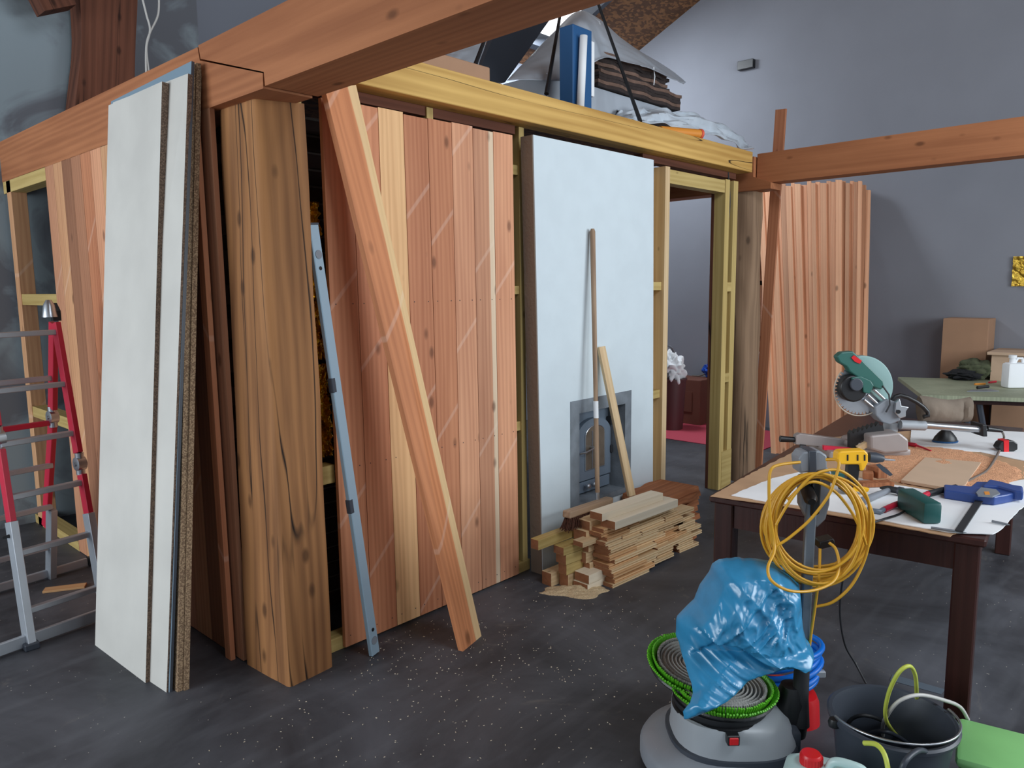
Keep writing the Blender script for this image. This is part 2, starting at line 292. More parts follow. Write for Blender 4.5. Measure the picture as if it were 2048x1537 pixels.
# ------------------------------------------------------------------ mesh helpers
class MB:
    def __init__(s): s.v = []; s.f = []
    def add(s, vs, fs):
        n = len(s.v); s.v += [tuple(v) for v in vs]; s.f += [tuple(i+n for i in f) for f in fs]; return s
    def hexa(s, p):        # p: 4 bottom ccw + 4 top
        return s.add(p, [(3, 2, 1, 0), (4, 5, 6, 7), (0, 1, 5, 4), (1, 2, 6, 5), (2, 3, 7, 6), (3, 0, 4, 7)])
    def box(s, x0, x1, y0, y1, z0, z1, b=0):
        if x0 > x1: x0, x1 = x1, x0
        if y0 > y1: y0, y1 = y1, y0
        if z0 > z1: z0, z1 = z1, z0
        b = min(b, (x1-x0)*.45, (y1-y0)*.45, (z1-z0)*.45)
        if b <= 0:
            return s.hexa([(x0, y0, z0), (x1, y0, z0), (x1, y1, z0), (x0, y1, z0), (x0, y0, z1), (x1, y0, z1), (x1, y1, z1), (x0, y1, z1)])
        bm = bmesh.new(); bmesh.ops.create_cube(bm, size=1)
        for v in bm.verts: v.co = V(((x0+x1)/2+v.co.x*(x1-x0), (y0+y1)/2+v.co.y*(y1-y0), (z0+z1)/2+v.co.z*(z1-z0)))
        bmesh.ops.bevel(bm, geom=bm.edges[:], offset=b, segments=2 if b > .006 else 1, profile=.5, affect='EDGES')
        bm.verts.index_update(); s.add([v.co[:] for v in bm.verts], [[v.index for v in f.verts] for f in bm.faces]); bm.free(); return s
    def prism(s, poly, a, b, ax='z'):   # polygon in the two other axes, extruded along ax from a to b
        n = len(poly)
        def pt(u, w, h):
            return {'z': (u, w, h), 'y': (u, h, w), 'x': (h, u, w)}[ax]
        vs = [pt(u, w, a) for u, w in poly]+[pt(u, w, b) for u, w in poly]
        fs = [tuple(range(n-1, -1, -1)), tuple(range(n, 2*n))]+[(i, (i+1) % n, (i+1) % n+n, i+n) for i in range(n)]
        return s.add(vs, fs)
    def tube(s, pts, r, seg=8, cap=True, closed=False):
        pts = [V(p) for p in pts]; n = len(pts); rr = r if isinstance(r, (list, tuple)) else [r]*n
        base = len(s.v); up = V((0, 0, 1)); prev = None
        for i, p in enumerate(pts):
            t = (pts[(i+1) % n]-pts[i-1]) if closed else (pts[min(i+1, n-1)]-pts[max(i-1, 0)])
            t = t.normalized() if t.length > 1e-9 else V((0, 0, 1))
            if prev is None: a = t.orthogonal().normalized()
            else:
                a = prev-t*prev.dot(t); a = a.normalized() if a.length > 1e-6 else t.orthogonal().normalized()
            prev = a; b = t.cross(a)
            for k in range(seg):
                an = 2*math.pi*k/seg; s.v.append(tuple(p+(a*math.cos(an)+b*math.sin(an))*rr[i]))
        for i in range(n if closed else n-1):
            j = (i+1) % n
            for k in range(seg):
                k2 = (k+1) % seg
                s.f.append((base+i*seg+k, base+i*seg+k2, base+j*seg+k2, base+j*seg+k))
        if cap and not closed:
            s.f.append(tuple(base+k for k in range(seg-1, -1, -1))); s.f.append(tuple(base+(n-1)*seg+k for k in range(seg)))
        return s
    def lathe(s, prof, seg=32, c=(0, 0, 0), ax='z', sx=1, sy=1):
        base = len(s.v)
        for r, h in prof:
            for k in range(seg):
                a = 2*math.pi*k/seg; x, y = r*math.cos(a)*sx, r*math.sin(a)*sy
                p = {'z': (x, y, h), 'y': (x, h, y), 'x': (h, x, y)}[ax]
                s.v.append((p[0]+c[0], p[1]+c[1], p[2]+c[2]))
        for i in range(len(prof)-1):
            for k in range(seg):
                k2 = (k+1) % seg; s.f.append((base+i*seg+k, base+i*seg+k2, base+(i+1)*seg+k2, base+(i+1)*seg+k))
        if prof[0][0] > 1e-6: s.f.append(tuple(base+k for k in range(seg-1, -1, -1)))
        if prof[-1][0] > 1e-6: s.f.append(tuple(base+(len(prof)-1)*seg+k for k in range(seg)))
        return s
    def xf(s, m):
        s.v = [tuple(m @ V(v)) for v in s.v]; return s
def obj(name, mb, mat, parent=None, mw=None, smooth=False, mods=None):
    me = bpy.data.meshes.new(name); me.from_pydata(mb.v, [], mb.f); me.validate()
    bm = bmesh.new(); bm.from_mesh(me); bmesh.ops.remove_doubles(bm, verts=bm.verts, dist=1e-6); bmesh.ops.recalc_face_normals(bm, faces=bm.faces); bm.to_mesh(me); bm.free()
    ms = mat if isinstance(mat, (list, tuple)) else [mat]
    for q in ms: me.materials.append(M[q] if isinstance(q, str) else q)
    if smooth:
        for p in me.polygons: p.use_smooth = True
        try: me.set_sharp_from_angle(angle=math.radians(smooth if smooth > 1 else 35))
        except Exception: pass
    o = bpy.data.objects.new(name, me); COL.objects.link(o)
    if parent is not None:
        o.parent = parent
        if mw is not None: o.matrix_basis = WM[parent.name].inverted() @ mw
    elif mw is not None: o.matrix_basis = mw
    WM[o.name] = (mw.copy() if mw is not None else (WM[parent.name].copy() if parent is not None else Matrix()))
    return o
WM = {}
USED = set()
def tag(o, label, cat, group=None, kind=None):
    o['label'] = label; o['category'] = cat
    assert label not in USED, label
    USED.add(label)
    if group: o['group'] = group
    if kind: o['kind'] = kind
    return o
def thing(name, label, cat, loc=(0, 0, 0), rz=0, group=None, mw=None):
    o = bpy.data.objects.new(name, None); COL.objects.link(o); o.empty_display_size = .1
    m = mw if mw is not None else Matrix.Translation(V(loc)) @ Matrix.Rotation(rz, 4, 'Z')
    o.matrix_basis = m; WM[o.name] = m.copy(); return tag(o, label, cat, group)
def struct(name, mb, mat, mw=None):
    o = obj(name, mb, mat, mw=mw); o['kind'] = 'structure'; return o
def frame(a, b, wd):
    z = (V(b)-V(a)).normalized(); x = V(wd); x = (x-z*x.dot(z)).normalized(); y = z.cross(x)
    m = Matrix((x, y, z)).transposed().to_4x4(); m.translation = V(a); return m
def lumber(name, a, b, wd, w, t, mat, parent=None, bev=.0015, wob=0, label=None, cat=None, group=None):
    """board from a to b (centres of its end faces); wd = direction of the width w, t = thickness"""
    L = (V(b)-V(a)).length; mb = MB()
    if wob:
        n = 14; prof = [(-w/2, -t/2), (w/2, -t/2), (w/2, t/2), (-w/2, t/2)]; sd = random.random()*50
        for i in range(n+1):
            h = L*i/n; dx = wob*noise.noise(V((sd, h*1.6, 0))); dx2 = wob*noise.noise(V((sd+9, h*1.6, 0)))
            for k, (x, y) in enumerate(prof): mb.v.append((x+(dx if x < 0 else dx2), y, h))
        for i in range(n):
            for k in range(4): mb.f.append((i*4+k, i*4+(k+1) % 4, i*4+4+(k+1) % 4, i*4+4+k))
        mb.f += [(3, 2, 1, 0), (n*4, n*4+1, n*4+2, n*4+3)]
    else: mb.box(-w/2, w/2, -t/2, t/2, 0, L, bev)
    o = obj(name, mb, mat, parent, frame(a, b, wd))
    if label: tag(o, label, cat, group)
    return o
def slab(name, BL, BR, TR, TL, t, mat, parent=None, label=None, cat=None, group=None, mats=None):
    """sheet whose seen face has these four corners, thickness t away from the viewer"""
    BL, BR, TR, TL = map(V, (BL, BR, TR, TL))
    z = ((TL+TR)-(BL+BR)).normalized(); x = (BR-BL); x = (x-z*x.dot(z)).normalized(); y = z.cross(x)
    m = Matrix((x, y, z)).transposed().to_4x4(); m.translation = (BL+BR)/2; im = m.inverted()
    f = [im @ p for p in (BL, BR, TR, TL)]; sg = 1
    if (CAM-BL).dot(y) > 0: sg = -1
    bk = [p+V((0, sg*t, 0)) for p in f]
    mb = MB().add(f+bk, [(0, 1, 2, 3), (7, 6, 5, 4), (0, 4, 5, 1), (1, 5, 6, 2), (2, 6, 7, 3), (3, 7, 4, 0)])
    o = obj(name, mb, mats or mat, parent, m)
    if mats:
        for i, p in enumerate(o.data.polygons):
            p.material_index = 0 if abs(p.normal.y) > .7 else 1
    if label: tag(o, label, cat, group)
    return o
def spline(pts, n=8):
    pts = [V(p) for p in pts]; out = []
    for i in range(len(pts)-1):
        p0 = pts[max(i-1, 0)]; p1 = pts[i]; p2 = pts[i+1]; p3 = pts[min(i+2, len(pts)-1)]
        for k in range(n):
            t = k/n; out.append(.5*((2*p1)+(p2-p0)*t+(2*p0-5*p1+4*p2-p3)*t*t+(3*p1-p0-3*p2+p3)*t**3))
    return out+[pts[-1]]
def nth(i): return ['lowest', 'second', 'third', 'fourth', 'fifth', 'sixth', 'seventh', 'eighth', 'ninth', 'tenth', 'eleventh', 'twelfth', 'thirteenth', 'fourteenth', 'fifteenth', 'sixteenth', 'seventeenth', 'eighteenth', 'nineteenth', 'twentieth', 'twenty-first', 'twenty-second', 'twenty-third', 'twenty-fourth'][i]
def nth1(i): return 'first' if i == 0 else nth(i)

# ================================================================== room shell
XW, YB = 6.5, 3.2
struct('floor', MB().box(-6, 7.3, -7, 3.4, -.1, 0), 'floor')
RZ = lambda y: 4.37-.46*(y-2.54)
# gable wall (x = XW) with one window opening
wy0, wy1, wz0, wz1 = .62, 1.55, .82, 2.03
w = MB()
def gslab(y0, y1, z0=None, z1=None):
    a0 = 0 if z0 is None else z0; b0 = RZ(y0) if z1 is None else z1; b1 = RZ(y1) if z1 is None else z1
    w.hexa([(XW, y0, a0), (XW+.4, y0, a0), (XW+.4, y1, a0), (XW, y1, a0), (XW, y0, b0), (XW+.4, y0, b0), (XW+.4, y1, b1), (XW, y1, b1)])
gslab(-2.0, wy0); gslab(wy1, YB+.2); gslab(wy0, wy1, 0, wz0); gslab(wy0, wy1, wz1, None)
w.hexa([(XW, -7, 0), (XW+.4, -7, 0), (XW+.4, -2, 0), (XW, -2, 0), (XW, -7, 4.16), (XW+.4, -7, 4.16), (XW+.4, -2, RZ(-2)), (XW, -2, RZ(-2))])
struct('wall_right', w, 'wall')
win = bpy.data.objects.new('window_1', None); COL.objects.link(win); win.location = (XW+.3, (wy0+wy1)/2, wz0); win['kind'] = 'structure'; WM[win.name] = Matrix.Translation(V(win.location))
hw = (wy1-wy0)/2; hh = wz1-wz0
obj('window_pane', MB().box(.03, .045, -hw, hw, 0, hh), 'sky', win)
fr = MB()
for a in (-hw, hw-.05): fr.box(-.02, .05, a, a+.05, 0, hh)
for a in (0, hh-.05, .12, hh*.62): fr.box(-.02, .05, -hw, hw, a, a+.05)
fr.box(-.02, .05, -.03, .03, 0, hh); obj('window_frame', fr, 'larch_shaded', win)
lining = MB()
for i in range(8):
    z0 = hh*i/8; lining.box(-.29, -.02, hw-.03-.012*((i*7) % 3), hw-.005, z0, z0+hh/8-.004)
lining.box(-.31, -.29, hw-.05, hw-.005, -.02, hh+.02)
obj('reveal_lining', lining, 'pine', win)
# back wall (y = YB), roof
struct('wall_back', MB().box(-6, XW, YB, YB+.2, 0, RZ(YB)), 'mottled')
r = MB()
sky = [on(1059, 78, 'x', 5), ]  # sky window is cut around the bright pane
def roofpt(px, py):
    d = ray(px, py); n = V((0, .46, 1)); p0 = V((0, 2.54, 4.37)); return CAM+d*((p0-CAM).dot(n)/d.dot(n))
def rp(x, y): return V((x, y, RZ(y)))
sx0, sx1 = 4.35, 5.35; sy0, sy1 = 1.9, 2.95
def rslab(x0, x1, y0, y1, t=.06):
    r.hexa([rp(x0, y0), rp(x1, y0), rp(x1, y1), rp(x0, y1)]+[p+V((0, 0, t)) for p in (rp(x0, y0), rp(x1, y0), rp(x1, y1), rp(x0, y1))])
rslab(-6, sx0, -2, YB+.2); rslab(sx1, XW+.4, -2, YB+.2); rslab(sx0, sx1, -2, sy0); rslab(sx0, sx1, sy1, YB+.2)
RP = [V((x, y, z)) for x, y, z in ((-6, -7, 4.16), (XW+.4, -7, 4.16), (XW+.4, -2, RZ(-2)), (-6, -2, RZ(-2)))]
r.hexa(RP+[p+V((0, 0, .06)) for p in RP])
struct('ceiling', r, 'osb')
win2 = bpy.data.objects.new('window_2', None); COL.objects.link(win2); win2['kind'] = 'structure'
win2.location = rp((sx0+sx1)/2, (sy0+sy1)/2); WM[win2.name] = Matrix.Translation(V(win2.location))
c = V(win2.location); q = MB()
q.hexa([rp(x, y)-c+V((0, 0, .12)) for x, y in ((sx0, sy0), (sx1, sy0), (sx1, sy1), (sx0, sy1))]+[rp(x, y)-c+V((0, 0, .14)) for x, y in ((sx0, sy0), (sx1, sy0), (sx1, sy1), (sx0, sy1))])
obj('window_pane', q, 'sky', win2)
q = MB()
for (x0, x1, y0, y1) in ((sx0, sx0+.06, sy0, sy1), (sx1-.06, sx1, sy0, sy1), (sx0, sx1, sy0, sy0+.06), (sx0, sx1, sy1-.06, sy1)):
    q.hexa([rp(x, y)-c+V((0, 0, -.03)) for x, y in ((x0, y0), (x1, y0), (x1, y1), (x0, y1))]+[rp(x, y)-c+V((0, 0, .11)) for x, y in ((x0, y0), (x1, y0), (x1, y1), (x0, y1))])
obj('window_frame', q, 'grey_dk', win2)

# ================================================================== timber frame
# hewn corner post
def loft(rings, mat_names, name, parent=None, smooth=40, mw=None):
    n = len(rings[0]); mb = MB()
    for rg in rings: mb.v += [tuple(p) for p in rg]
    for i in range(len(rings)-1):
        for k in range(n): mb.f.append((i*n+k, i*n+(k+1) % n, (i+1)*n+(k+1) % n, (i+1)*n+k))
    mb.f += [tuple(range(n-1, -1, -1)), tuple((len(rings)-1)*n+k for k in range(n))]
    return obj(name, mb, mat_names, parent, mw, smooth=smooth)
def post(bot, top, z1, ch, amp, sd, sub=5, n=34):
    rings = []
    for i in range(n+1):
        t = i/n; cs = [V((b[0]+(c[0]-b[0])*t, b[1]+(c[1]-b[1])*t, 0)) for b, c in zip(bot, top)]; ring = []
        for k in range(4):
            p, a, b = cs[k], cs[k-1], cs[(k+1) % 4]; chh = ch[k]*(1+.5*noise.noise(V((sd, k*3, t*4))))
            p1 = p+(a-p).normalized()*chh; p2 = p+(b-p).normalized()*chh
            ring += [p1, p1*.3+p2*.3+p*.4, p2]
            nx = b+(p-b).normalized()*ch[(k+1) % 4]
            for j in range(1, sub): ring.append(p2+(nx-p2)*(j/sub))
        out = []
        for p in ring:
            d = V((noise.noise(V((sd+p.x*9, p.y*9, t*5))), noise.noise(V((sd+5+p.x*9, p.y*9, t*5))), 0))*amp
            out.append(V((p.x, p.y, z1*t))+d)
        rings.append(out)
    return rings
o = loft(post([(.0, .23), (.018, -.10), (.236, -.085), (.236, .2)], [(.05, .27), (.05, -.015), (.237, -.072), (.237, .2)], 2.305, [.02, .02, .012, .01], .006, 3), 'oak', 'corner_post')
tag(o, 'massive old hewn oak corner post with long drying cracks, under the beam joint', 'post')
# left beam + front beam (half lap joint over the post)
lb = MB().prism([(3.2, 2.31), (3.2, 2.565), (.31, 2.545), (.297, 2.492), (-.175, 2.354), (-.172, 2.303)], 0, .2, 'x')
o = obj('ceiling_beam', lb, 'beam'); 
def regrain(o, axis):   # make local Z run along world axis
    R = {'y': Matrix.Rotation(-math.pi/2, 4, 'X'), 'x': Matrix.Rotation(math.pi/2, 4, 'Y')}[axis]
    o.data.transform(R.inverted()); o.matrix_basis = R; WM[o.name] = R
regrain(o, 'y'); tag(o, 'sawn larch beam on the left wall, running back from the joint over the oak post', 'beam')
fb = MB().prism([(.303, 2.55), (.290, 2.497), (-.182, 2.357), (-.186, 2.309), (-5.5, 2.33), (-5.5, 2.565)], 0, .215, 'x')
o = obj('ceiling_beam', fb, 'beam'); regrain(o, 'y'); tag(o, 'heavy sawn larch beam crossing overhead at the top of the picture', 'beam')
# yellow beam over the partition
o = obj('lintel_beam', MB().box(.22, 4.07, -.075, .05, 2.425, 2.575, .003), 'yellow_beam'); regrain(o, 'x')
tag(o, 'long yellow treated beam along the top of the partition', 'beam')
# right beam + end post
o = obj('ceiling_beam', MB().prism([(-.07, 2.35), (-.07, 2.572), (-6.2, 2.62), (-6.2, 2.37)], 4.16, 4.32, 'x'), 'beam'); regrain(o, 'y')
tag(o, 'larch beam with a strip of tape running from the end post to the right', 'beam')
tp = MB().box(4.155, 4.16, -1.18, -1.09, 2.385, 2.575).box(4.152, 4.16, -1.24, -1.03, 2.43, 2.53)
obj('tape', tp, plain('masking_tape', srgb(206, 160, 120), .6), o)
o = obj('ceiling_beam', MB().prism([(3.2, 2.28), (3.2, 2.52), (-.06, 2.55), (-.06, 2.40), (-.2, 2.345), (-.2, 2.30)], 4.12, 4.30, 'x'), 'beam'); regrain(o, 'y')
tag(o, 'larch beam passing back behind the door opening, lapped over the end post', 'beam')
def wane(c0, c1, r0, z1, sd, amp=.018, n=40, m=22, sq=.75):
    rings = []
    for i in range(n+1):
        t = i/n; c = V(c0).lerp(V(c1), t); rg = []
        for k in range(m):
            a = 2*math.pi*k/m; ca, sa = math.cos(a), math.sin(a); q = (abs(ca)**(2/sq*.5+1.2)+abs(sa)**(2/sq*.5+1.2))**(-1/(2/sq*.5+1.2))
            rr = r0*q+amp*noise.noise(V((ca*1.3+sd, sa*1.3, t*5)))+.3*amp*noise.noise(V((ca*4+sd, sa*4, t*14)))
            rg.append(V((c.x+rr*ca, c.y+rr*sa, z1*t)))
        rings.append(rg)
    return rings
o = loft(wane((4.27, .06, 0), (4.27, .07, 0), .125, 2.30, 11), 'oak_pale', 'corner_post', smooth=50)
tag(o, 'gnarled round-edged oak post beside the door opening', 'post')

# ================================================================== partition facing right (boards, stove casing, door frame)
pw = thing('timber_partition', 'plank-clad partition between oak post and white stove panel, with open yellow studs', 'partition', (.3, 0, 0))
sb = [.356, .502, .648, .790, .932, 1.072, 1.214, 1.354, 1.503]
st = [.350, .492, .634, .773, .915, 1.063, 1.202, 1.344, 1.488]
mats = ['larch_red', 'larch_red', 'larch_yellow', 'larch_red', 'larch_red', 'larch_pink', 'larch_strip', 'larch_pink']
for i in range(8):
    g = .0016
    slab('cladding_board', (sb[i]+g, 0, .012), (sb[i+1]-g, 0, .012), (st[i+1]-g, 0, 2.36+.004*(i % 3)), (st[i]+g, 0, 2.36+.004*(i % 3)), .02, mats[i], pw)
nl = MB()
for z in (1.53, .82, .06):
    for i in range(8):
        t = z/2.36; a = sb[i]+(st[i]-sb[i])*t; b = sb[i+1]+(st[i+1]-sb[i+1])*t
        for k in (.2, .8): nl.lathe([(.003, -.0008), (0, -.0012)], 6, (a+(b-a)*k, 0, z), 'y')
obj('nail_heads', nl, 'iron_dark', pw, Matrix())
def fbox(name, x0, x1, y0, y1, z0, z1, mat, parent, ax='z'):
    c = V(((x0+x1)/2, (y0+y1)/2, (z0+z1)/2)); d = (x1-x0, y1-y0, z1-z0); k = 'xyz'.index(ax)
    a = V(c); b = V(c); a[k] -= d[k]/2; b[k] += d[k]/2
    wd = {'z': (1, 0, 0), 'x': (0, 1, 0), 'y': (1, 0, 0)}[ax]
    ww, tt = {'z': (d[0], d[1]), 'x': (d[1], d[2]), 'y': (d[0], d[2])}[ax]
    return lumber(name, a, b, wd, ww, tt, mat, parent)
for x in (.255, .95, 1.58):
    fbox('stud', x-.02, x+.02, .022, .10, .06, 2.42, 'yellow', pw)
fbox('sole_plate', .24, 1.62, .022, .10, 0, .06, 'yellow', pw, 'x')
for z, dz in ((1.575, .045), (.835, .05), (2.2, .05)):
    fbox('noggin', 1.45, 1.559, .03, .10, z-dz/2, z+dz/2, 'yellow', pw, 'x')
for z in (.80,): fbox('noggin', .276, .36, .03, .10, z-.04, z+.04, 'yellow', pw, 'x')
fbox('head_plate', .24, 1.54, .03, .10, 2.38, 2.424, 'oak_dark', pw, 'x')
# dark masonry flue seen in the gap
fl = thing('brick_flue', 'dark brick wall seen through the gap beside the oak post', 'brickwork', (.3, .75, 0))
bk = MB()
for r_ in range(31):
    off = .06*(r_ % 2)
    for k in range(5):
        x0 = -.06+k*.25-off; bk.box(x0, x0+.235, -.3, -.18, r_*.077, r_*.077+.066, .004)
obj('bricks', bk, 'dark_room', fl); obj('mortar', MB().box(-.11, 1.2, -.29, -.15, 0, 2.39), 'mortar', fl)
# gold foil crumpled in the gap
def crumple(name, c, sx, sy, sz, mat, sd, nu=46, nv=60, amp=.05, fr=9):
    mb = MB()
    for i in range(nv+1):
        for k in range(nu+1):
            u = k/nu-.5; v = i/nv-.5; p = V((u*fr*sx*8+sd, v*fr*sz*2, sd))
            d = abs(noise.noise(p))*2-.5+.6*abs(noise.noise(p*2.3))
            e = noise.noise(V((sd+4, v*9, u*3)))*.15
            mb.v.append((c[0]+(u+e*(.2))*sx, c[1]+d*amp*sy*10, c[2]+v*sz))
    for i in range(nv):
        for k in range(nu): a = i*(nu+1)+k; mb.f.append((a, a+1, a+nu+2, a+nu+1))
    return mb
for i, (cx_, z, h, lab) in enumerate([(.325, 1.86, .2, 'topmost'), (.33, 1.5, .42, 'second'), (.335, 1.12, .3, 'third'), (.335, .92, .12, 'lowest')]):
    o = obj('foil_sheet', crumple('f', (cx_, .12, z), .15, .1, h, 'gold', i*7.3, amp=.035), 'gold')
    sm = o.modifiers.new('t', 'SOLIDIFY'); sm.thickness = .001
    tag(o, f'crumpled gold foil in the gap behind the spirit level, {lab} piece', 'foil', 'gold foil pieces')

# white stove casing
sc = thing('stove_casing', 'tall white masonry stove front with a grey slate surround and iron door', 'stove', (1.6, -.09, 0))
def L(p): return Matrix.Translation(V(p))
xl, xr = 1.548, 2.69; fx0, fx1, fz0, fz1 = 1.845, 2.452, .30, .945
wpn = MB(); W0 = MB
def px_(x0b, x0t, x1b, x1t, z0, z1, y0=-.09, y1=-.07):
    return [(x0b, y0, z0), (x1b, y0, z0), (x1b, y1, z0), (x0b, y1, z0), (x0t, y0, z1), (x1t, y0, z1), (x1t, y1, z1), (x0t, y1, z1)]
le = lambda z: 1.60-(1.60-1.546)*z/2.36
re_ = lambda z: 2.724-(.046)*z/2.36
zt = 2.362
wpn.hexa(px_(le(0), le(zt), fx0, fx0, 0, zt)); wpn.hexa(px_(fx1, fx1, re_(0), re_(zt), 0, zt))
wpn.hexa(px_(fx0, fx0, fx1, fx1, fz1, zt)); wpn.hexa(px_(fx0, fx0, fx1, fx1, 0, fz0))
obj('front_panel', wpn, 'white_paint', sc, Matrix())
sd_ = MB().hexa([(le(0)-.004, -.085, 0), (le(0)-.003, -.005, 0), (le(0), -.005, 0), (le(0), -.085, 0), (le(zt)-.004, -.085, zt), (le(zt)-.003, -.005, zt), (le(zt), -.005, zt), (le(zt), -.085, zt)])
sd_.box(2.66, 2.67, -.07, -.004, 0, 2.35)
obj('side_panel', sd_, 'board_edge', sc, Matrix())
ix0, ix1, iz0, iz1 = 1.925, 2.385, .335, .868
s_ = MB()
s_.box(fx0, ix0, -.094, -.06, fz0, fz1); s_.box(ix1, fx1, -.094, -.06, fz0, fz1); s_.box(ix0, ix1, -.094, -.06, iz1, fz1); s_.box(ix0, ix1, -.094, -.06, fz0, iz0)
obj('slate_surround', s_, 'slate', sc, Matrix())
n_ = MB(); n_.box(ix0-.01, ix0, -.06, .16, iz0, iz1); n_.box(ix1, ix1+.01, -.06, .16, iz0, iz1); n_.box(ix0, ix1, -.06, .16, iz1, iz1+.01); n_.box(ix0, ix1, -.06, .16, iz0-.01, iz0); n_.box(ix0, ix1, .15, .16, iz0, iz1)
obj('niche', n_, 'slate', sc, Matrix())
dy = .0
def arch(x0, x1, z0, z1, n=14):
    r0 = (x1-x0)/2; hgt = r0*.62; pts = [(x0, z0), (x1, z0)]
    for i in range(n+1):
        a = math.pi*i/n; pts.append(((x0+x1)/2+r0*math.cos(a), z1-hgt+hgt*math.sin(a)))
    return pts
g0, g1, gz0, gz1 = on(1170, 900, 'y', dy).x, on(1208, 900, 'y', dy).x, on(1190, 936, 'y', dy).z, on(1192, 850, 'y', dy).z
d0, d1, dz0, dz1 = g0-.075, min(g1+.075, ix1-.02), gz0-.06, gz1+.045
sf = MB().box(ix0+.004, ix1-.004, dy+.03, .14, iz0, iz1-.003, .004); obj('stove_front', sf, 'iron', sc, Matrix())
dr = obj('stove_door', MB().prism(arch(d0, d1, dz0, dz1), dy, dy+.03, 'y'), 'iron', sc, Matrix())
obj('door_glass', MB().prism(arch(g0, g1, gz0, gz1), dy-.004, dy+.01, 'y'), 'glass_smoke', dr, Matrix())
rm = MB(); pa = [(x, dy-.003, z) for x, z in arch(g0, g1, gz0, gz1)]; rm.tube(pa, .004, 6, closed=True); rm.box(g0+.06, g0+.07, dy-.008, dy, gz0, gz1-.03)
obj('glass_rim', rm, 'steel', dr, Matrix())
obj('door_handle', MB().tube([(g0-.06, dy-.01, .60), (g0-.04, dy-.035, .605), (g0+.05, dy-.035, .62)], .006, 8).lathe([(.010, -.04), (.010, -.0)], 12, (g0+.05, dy, .62), 'y'), 'steel', dr, Matrix())
for z in (.55, .73): obj('hinge', MB().box(d1-.008, d1+.012, dy-.01, dy+.03, z, z+.05, .004), 'iron_dark', sc, Matrix())
lo = obj('ash_drawer', MB().box(d0, d1, dy+.005, dy+.03, .345, dz0-.01, .004), 'iron', sc, Matrix())
for x in (g0+.0, g0+.06): obj('knob', MB().lathe([(.006, 0), (.007, -.02), (.018, -.024), (.018, -.038), (.010, -.044)], 16, (x, dy+.005, .39), 'y'), 'steel', lo, Matrix())

# door frame of yellow studs
df = thing('door_frame', 'open yellow stud door frame between white stove and gnarled post', 'door frame', (2.85, 0, 0))
fbox('stud', 2.73, 2.765, .0, .1, 0, 2.36, 'yellow', df)
fbox('stud', 2.935, 2.99, -.02, .08, 0, 2.36, 'pine', df)
fbox('stud', 2.77, 2.93, .075, .09, .05, 2.36, 'yellow', df)
for z, dz in ((1.585, .055), (.86, .055)): fbox('noggin', 2.766, 2.934, .0, .09, z-dz/2, z+dz/2, 'yellow', df, 'x')
o = lumber('wedge', (2.82, -.03, .0), (2.86, -.02, .21), (1, 0, 0), .12, .03, 'pine_white', df)
fbox('head_plate', 2.74, 4.02, .03, .10, 2.38, 2.424, 'oak_dark', df, 'x')
fbox('header', 2.99, 3.79, .0, .09, 2.26, 2.35, 'yellow', df, 'x')
fbox('stud', 3.80, 3.868, .0, .09, 0, 2.36, 'yellow', df)
fbox('stud', 3.80, 3.84, .09, .115, 0, 2.30, 'oak_dark', df)
fbox('stud', 3.93, 4.0, .0, .09, 0, 2.36, 'yellow', df)
fbox('backing_board', 3.868, 3.93, .075, .09, 0, 2.36, 'yellow', df)
for z in (1.57, .875): fbox('noggin', 3.868, 3.93, .0, .075, z-.035, z+.035, 'yellow', df, 'x')
fbox('noggin', 3.84, 4.0, -.004, .085, 0, .30, 'yellow', df, 'x')
o = obj('wall_cable', MB().tube(spline([(3.89, .03, 2.42), (3.91, .02, 2.2), (3.90, .03, 2.0), (3.885, .04, 1.8), (3.88, .05, 1.62)]), .006).tube(spline([(3.90, .04, 2.42), (3.915, .03, 2.15), (3.905, .03, 1.9), (3.89, .05, 1.65)]), .004), 'cable_b')
tag(o, 'dark electric cables hanging between the two right door studs', 'cable')

# ================================================================== left wall, clad boards facing left
lw = thing('timber_partition', 'plank-clad partition behind the leaning white panels and the ladder', 'partition', (0, 1.2, 0))
ys = [.24+.1477*i for i in range(15)]
for i in range(14):
    a, b = ys[i], ys[i+1]
    slab('cladding_board', (0, b-.0015, .005), (0, a+.0015, .005), (0, a+.0015, 2.309), (0, b-.0015, 2.309), .02, ['larch_shaded', 'larch_tan', 'larch_red', 'larch_shaded', 'larch_pink'][(i*3) % 5], lw)
fbox('stud', .02, .10, 2.28, 2.32, .06, 2.30, 'yellow', lw)
fbox('stud', .0, .09, 3.03, 3.12, .0, 2.31, 'larch_tan', lw)
fbox('head_plate', .0, .09, 2.30, 3.19, 2.235, 2.312, 'yellow', lw, 'y')
for z in (1.545, .80): fbox('noggin', .005, .09, 2.32, 3.03, z-.035, z+.035, 'yellow', lw, 'y')
fbox('sole_plate', .0, .09, 2.30, 3.19, 0, .06, 'yellow', lw, 'y')
# inner lining: the partition's dark inside
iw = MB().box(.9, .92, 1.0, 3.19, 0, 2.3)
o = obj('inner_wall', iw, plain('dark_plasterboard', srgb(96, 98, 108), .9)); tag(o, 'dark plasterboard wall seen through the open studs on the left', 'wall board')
lumber('plank', (-.022, .315, .0), (-.02, .335, 2.28), (0, 1, 0), .05, .022, 'larch_red', None, label='narrow reddish plank standing against the oak post on its shaded left side', cat='plank')

# loft deck over the box
o = obj('loft_deck', MB().box(.22, 4.12, .055, 3.19, 2.575, 2.60), 'osb'); tag(o, 'board deck of the storage loft behind the yellow beam', 'deck')
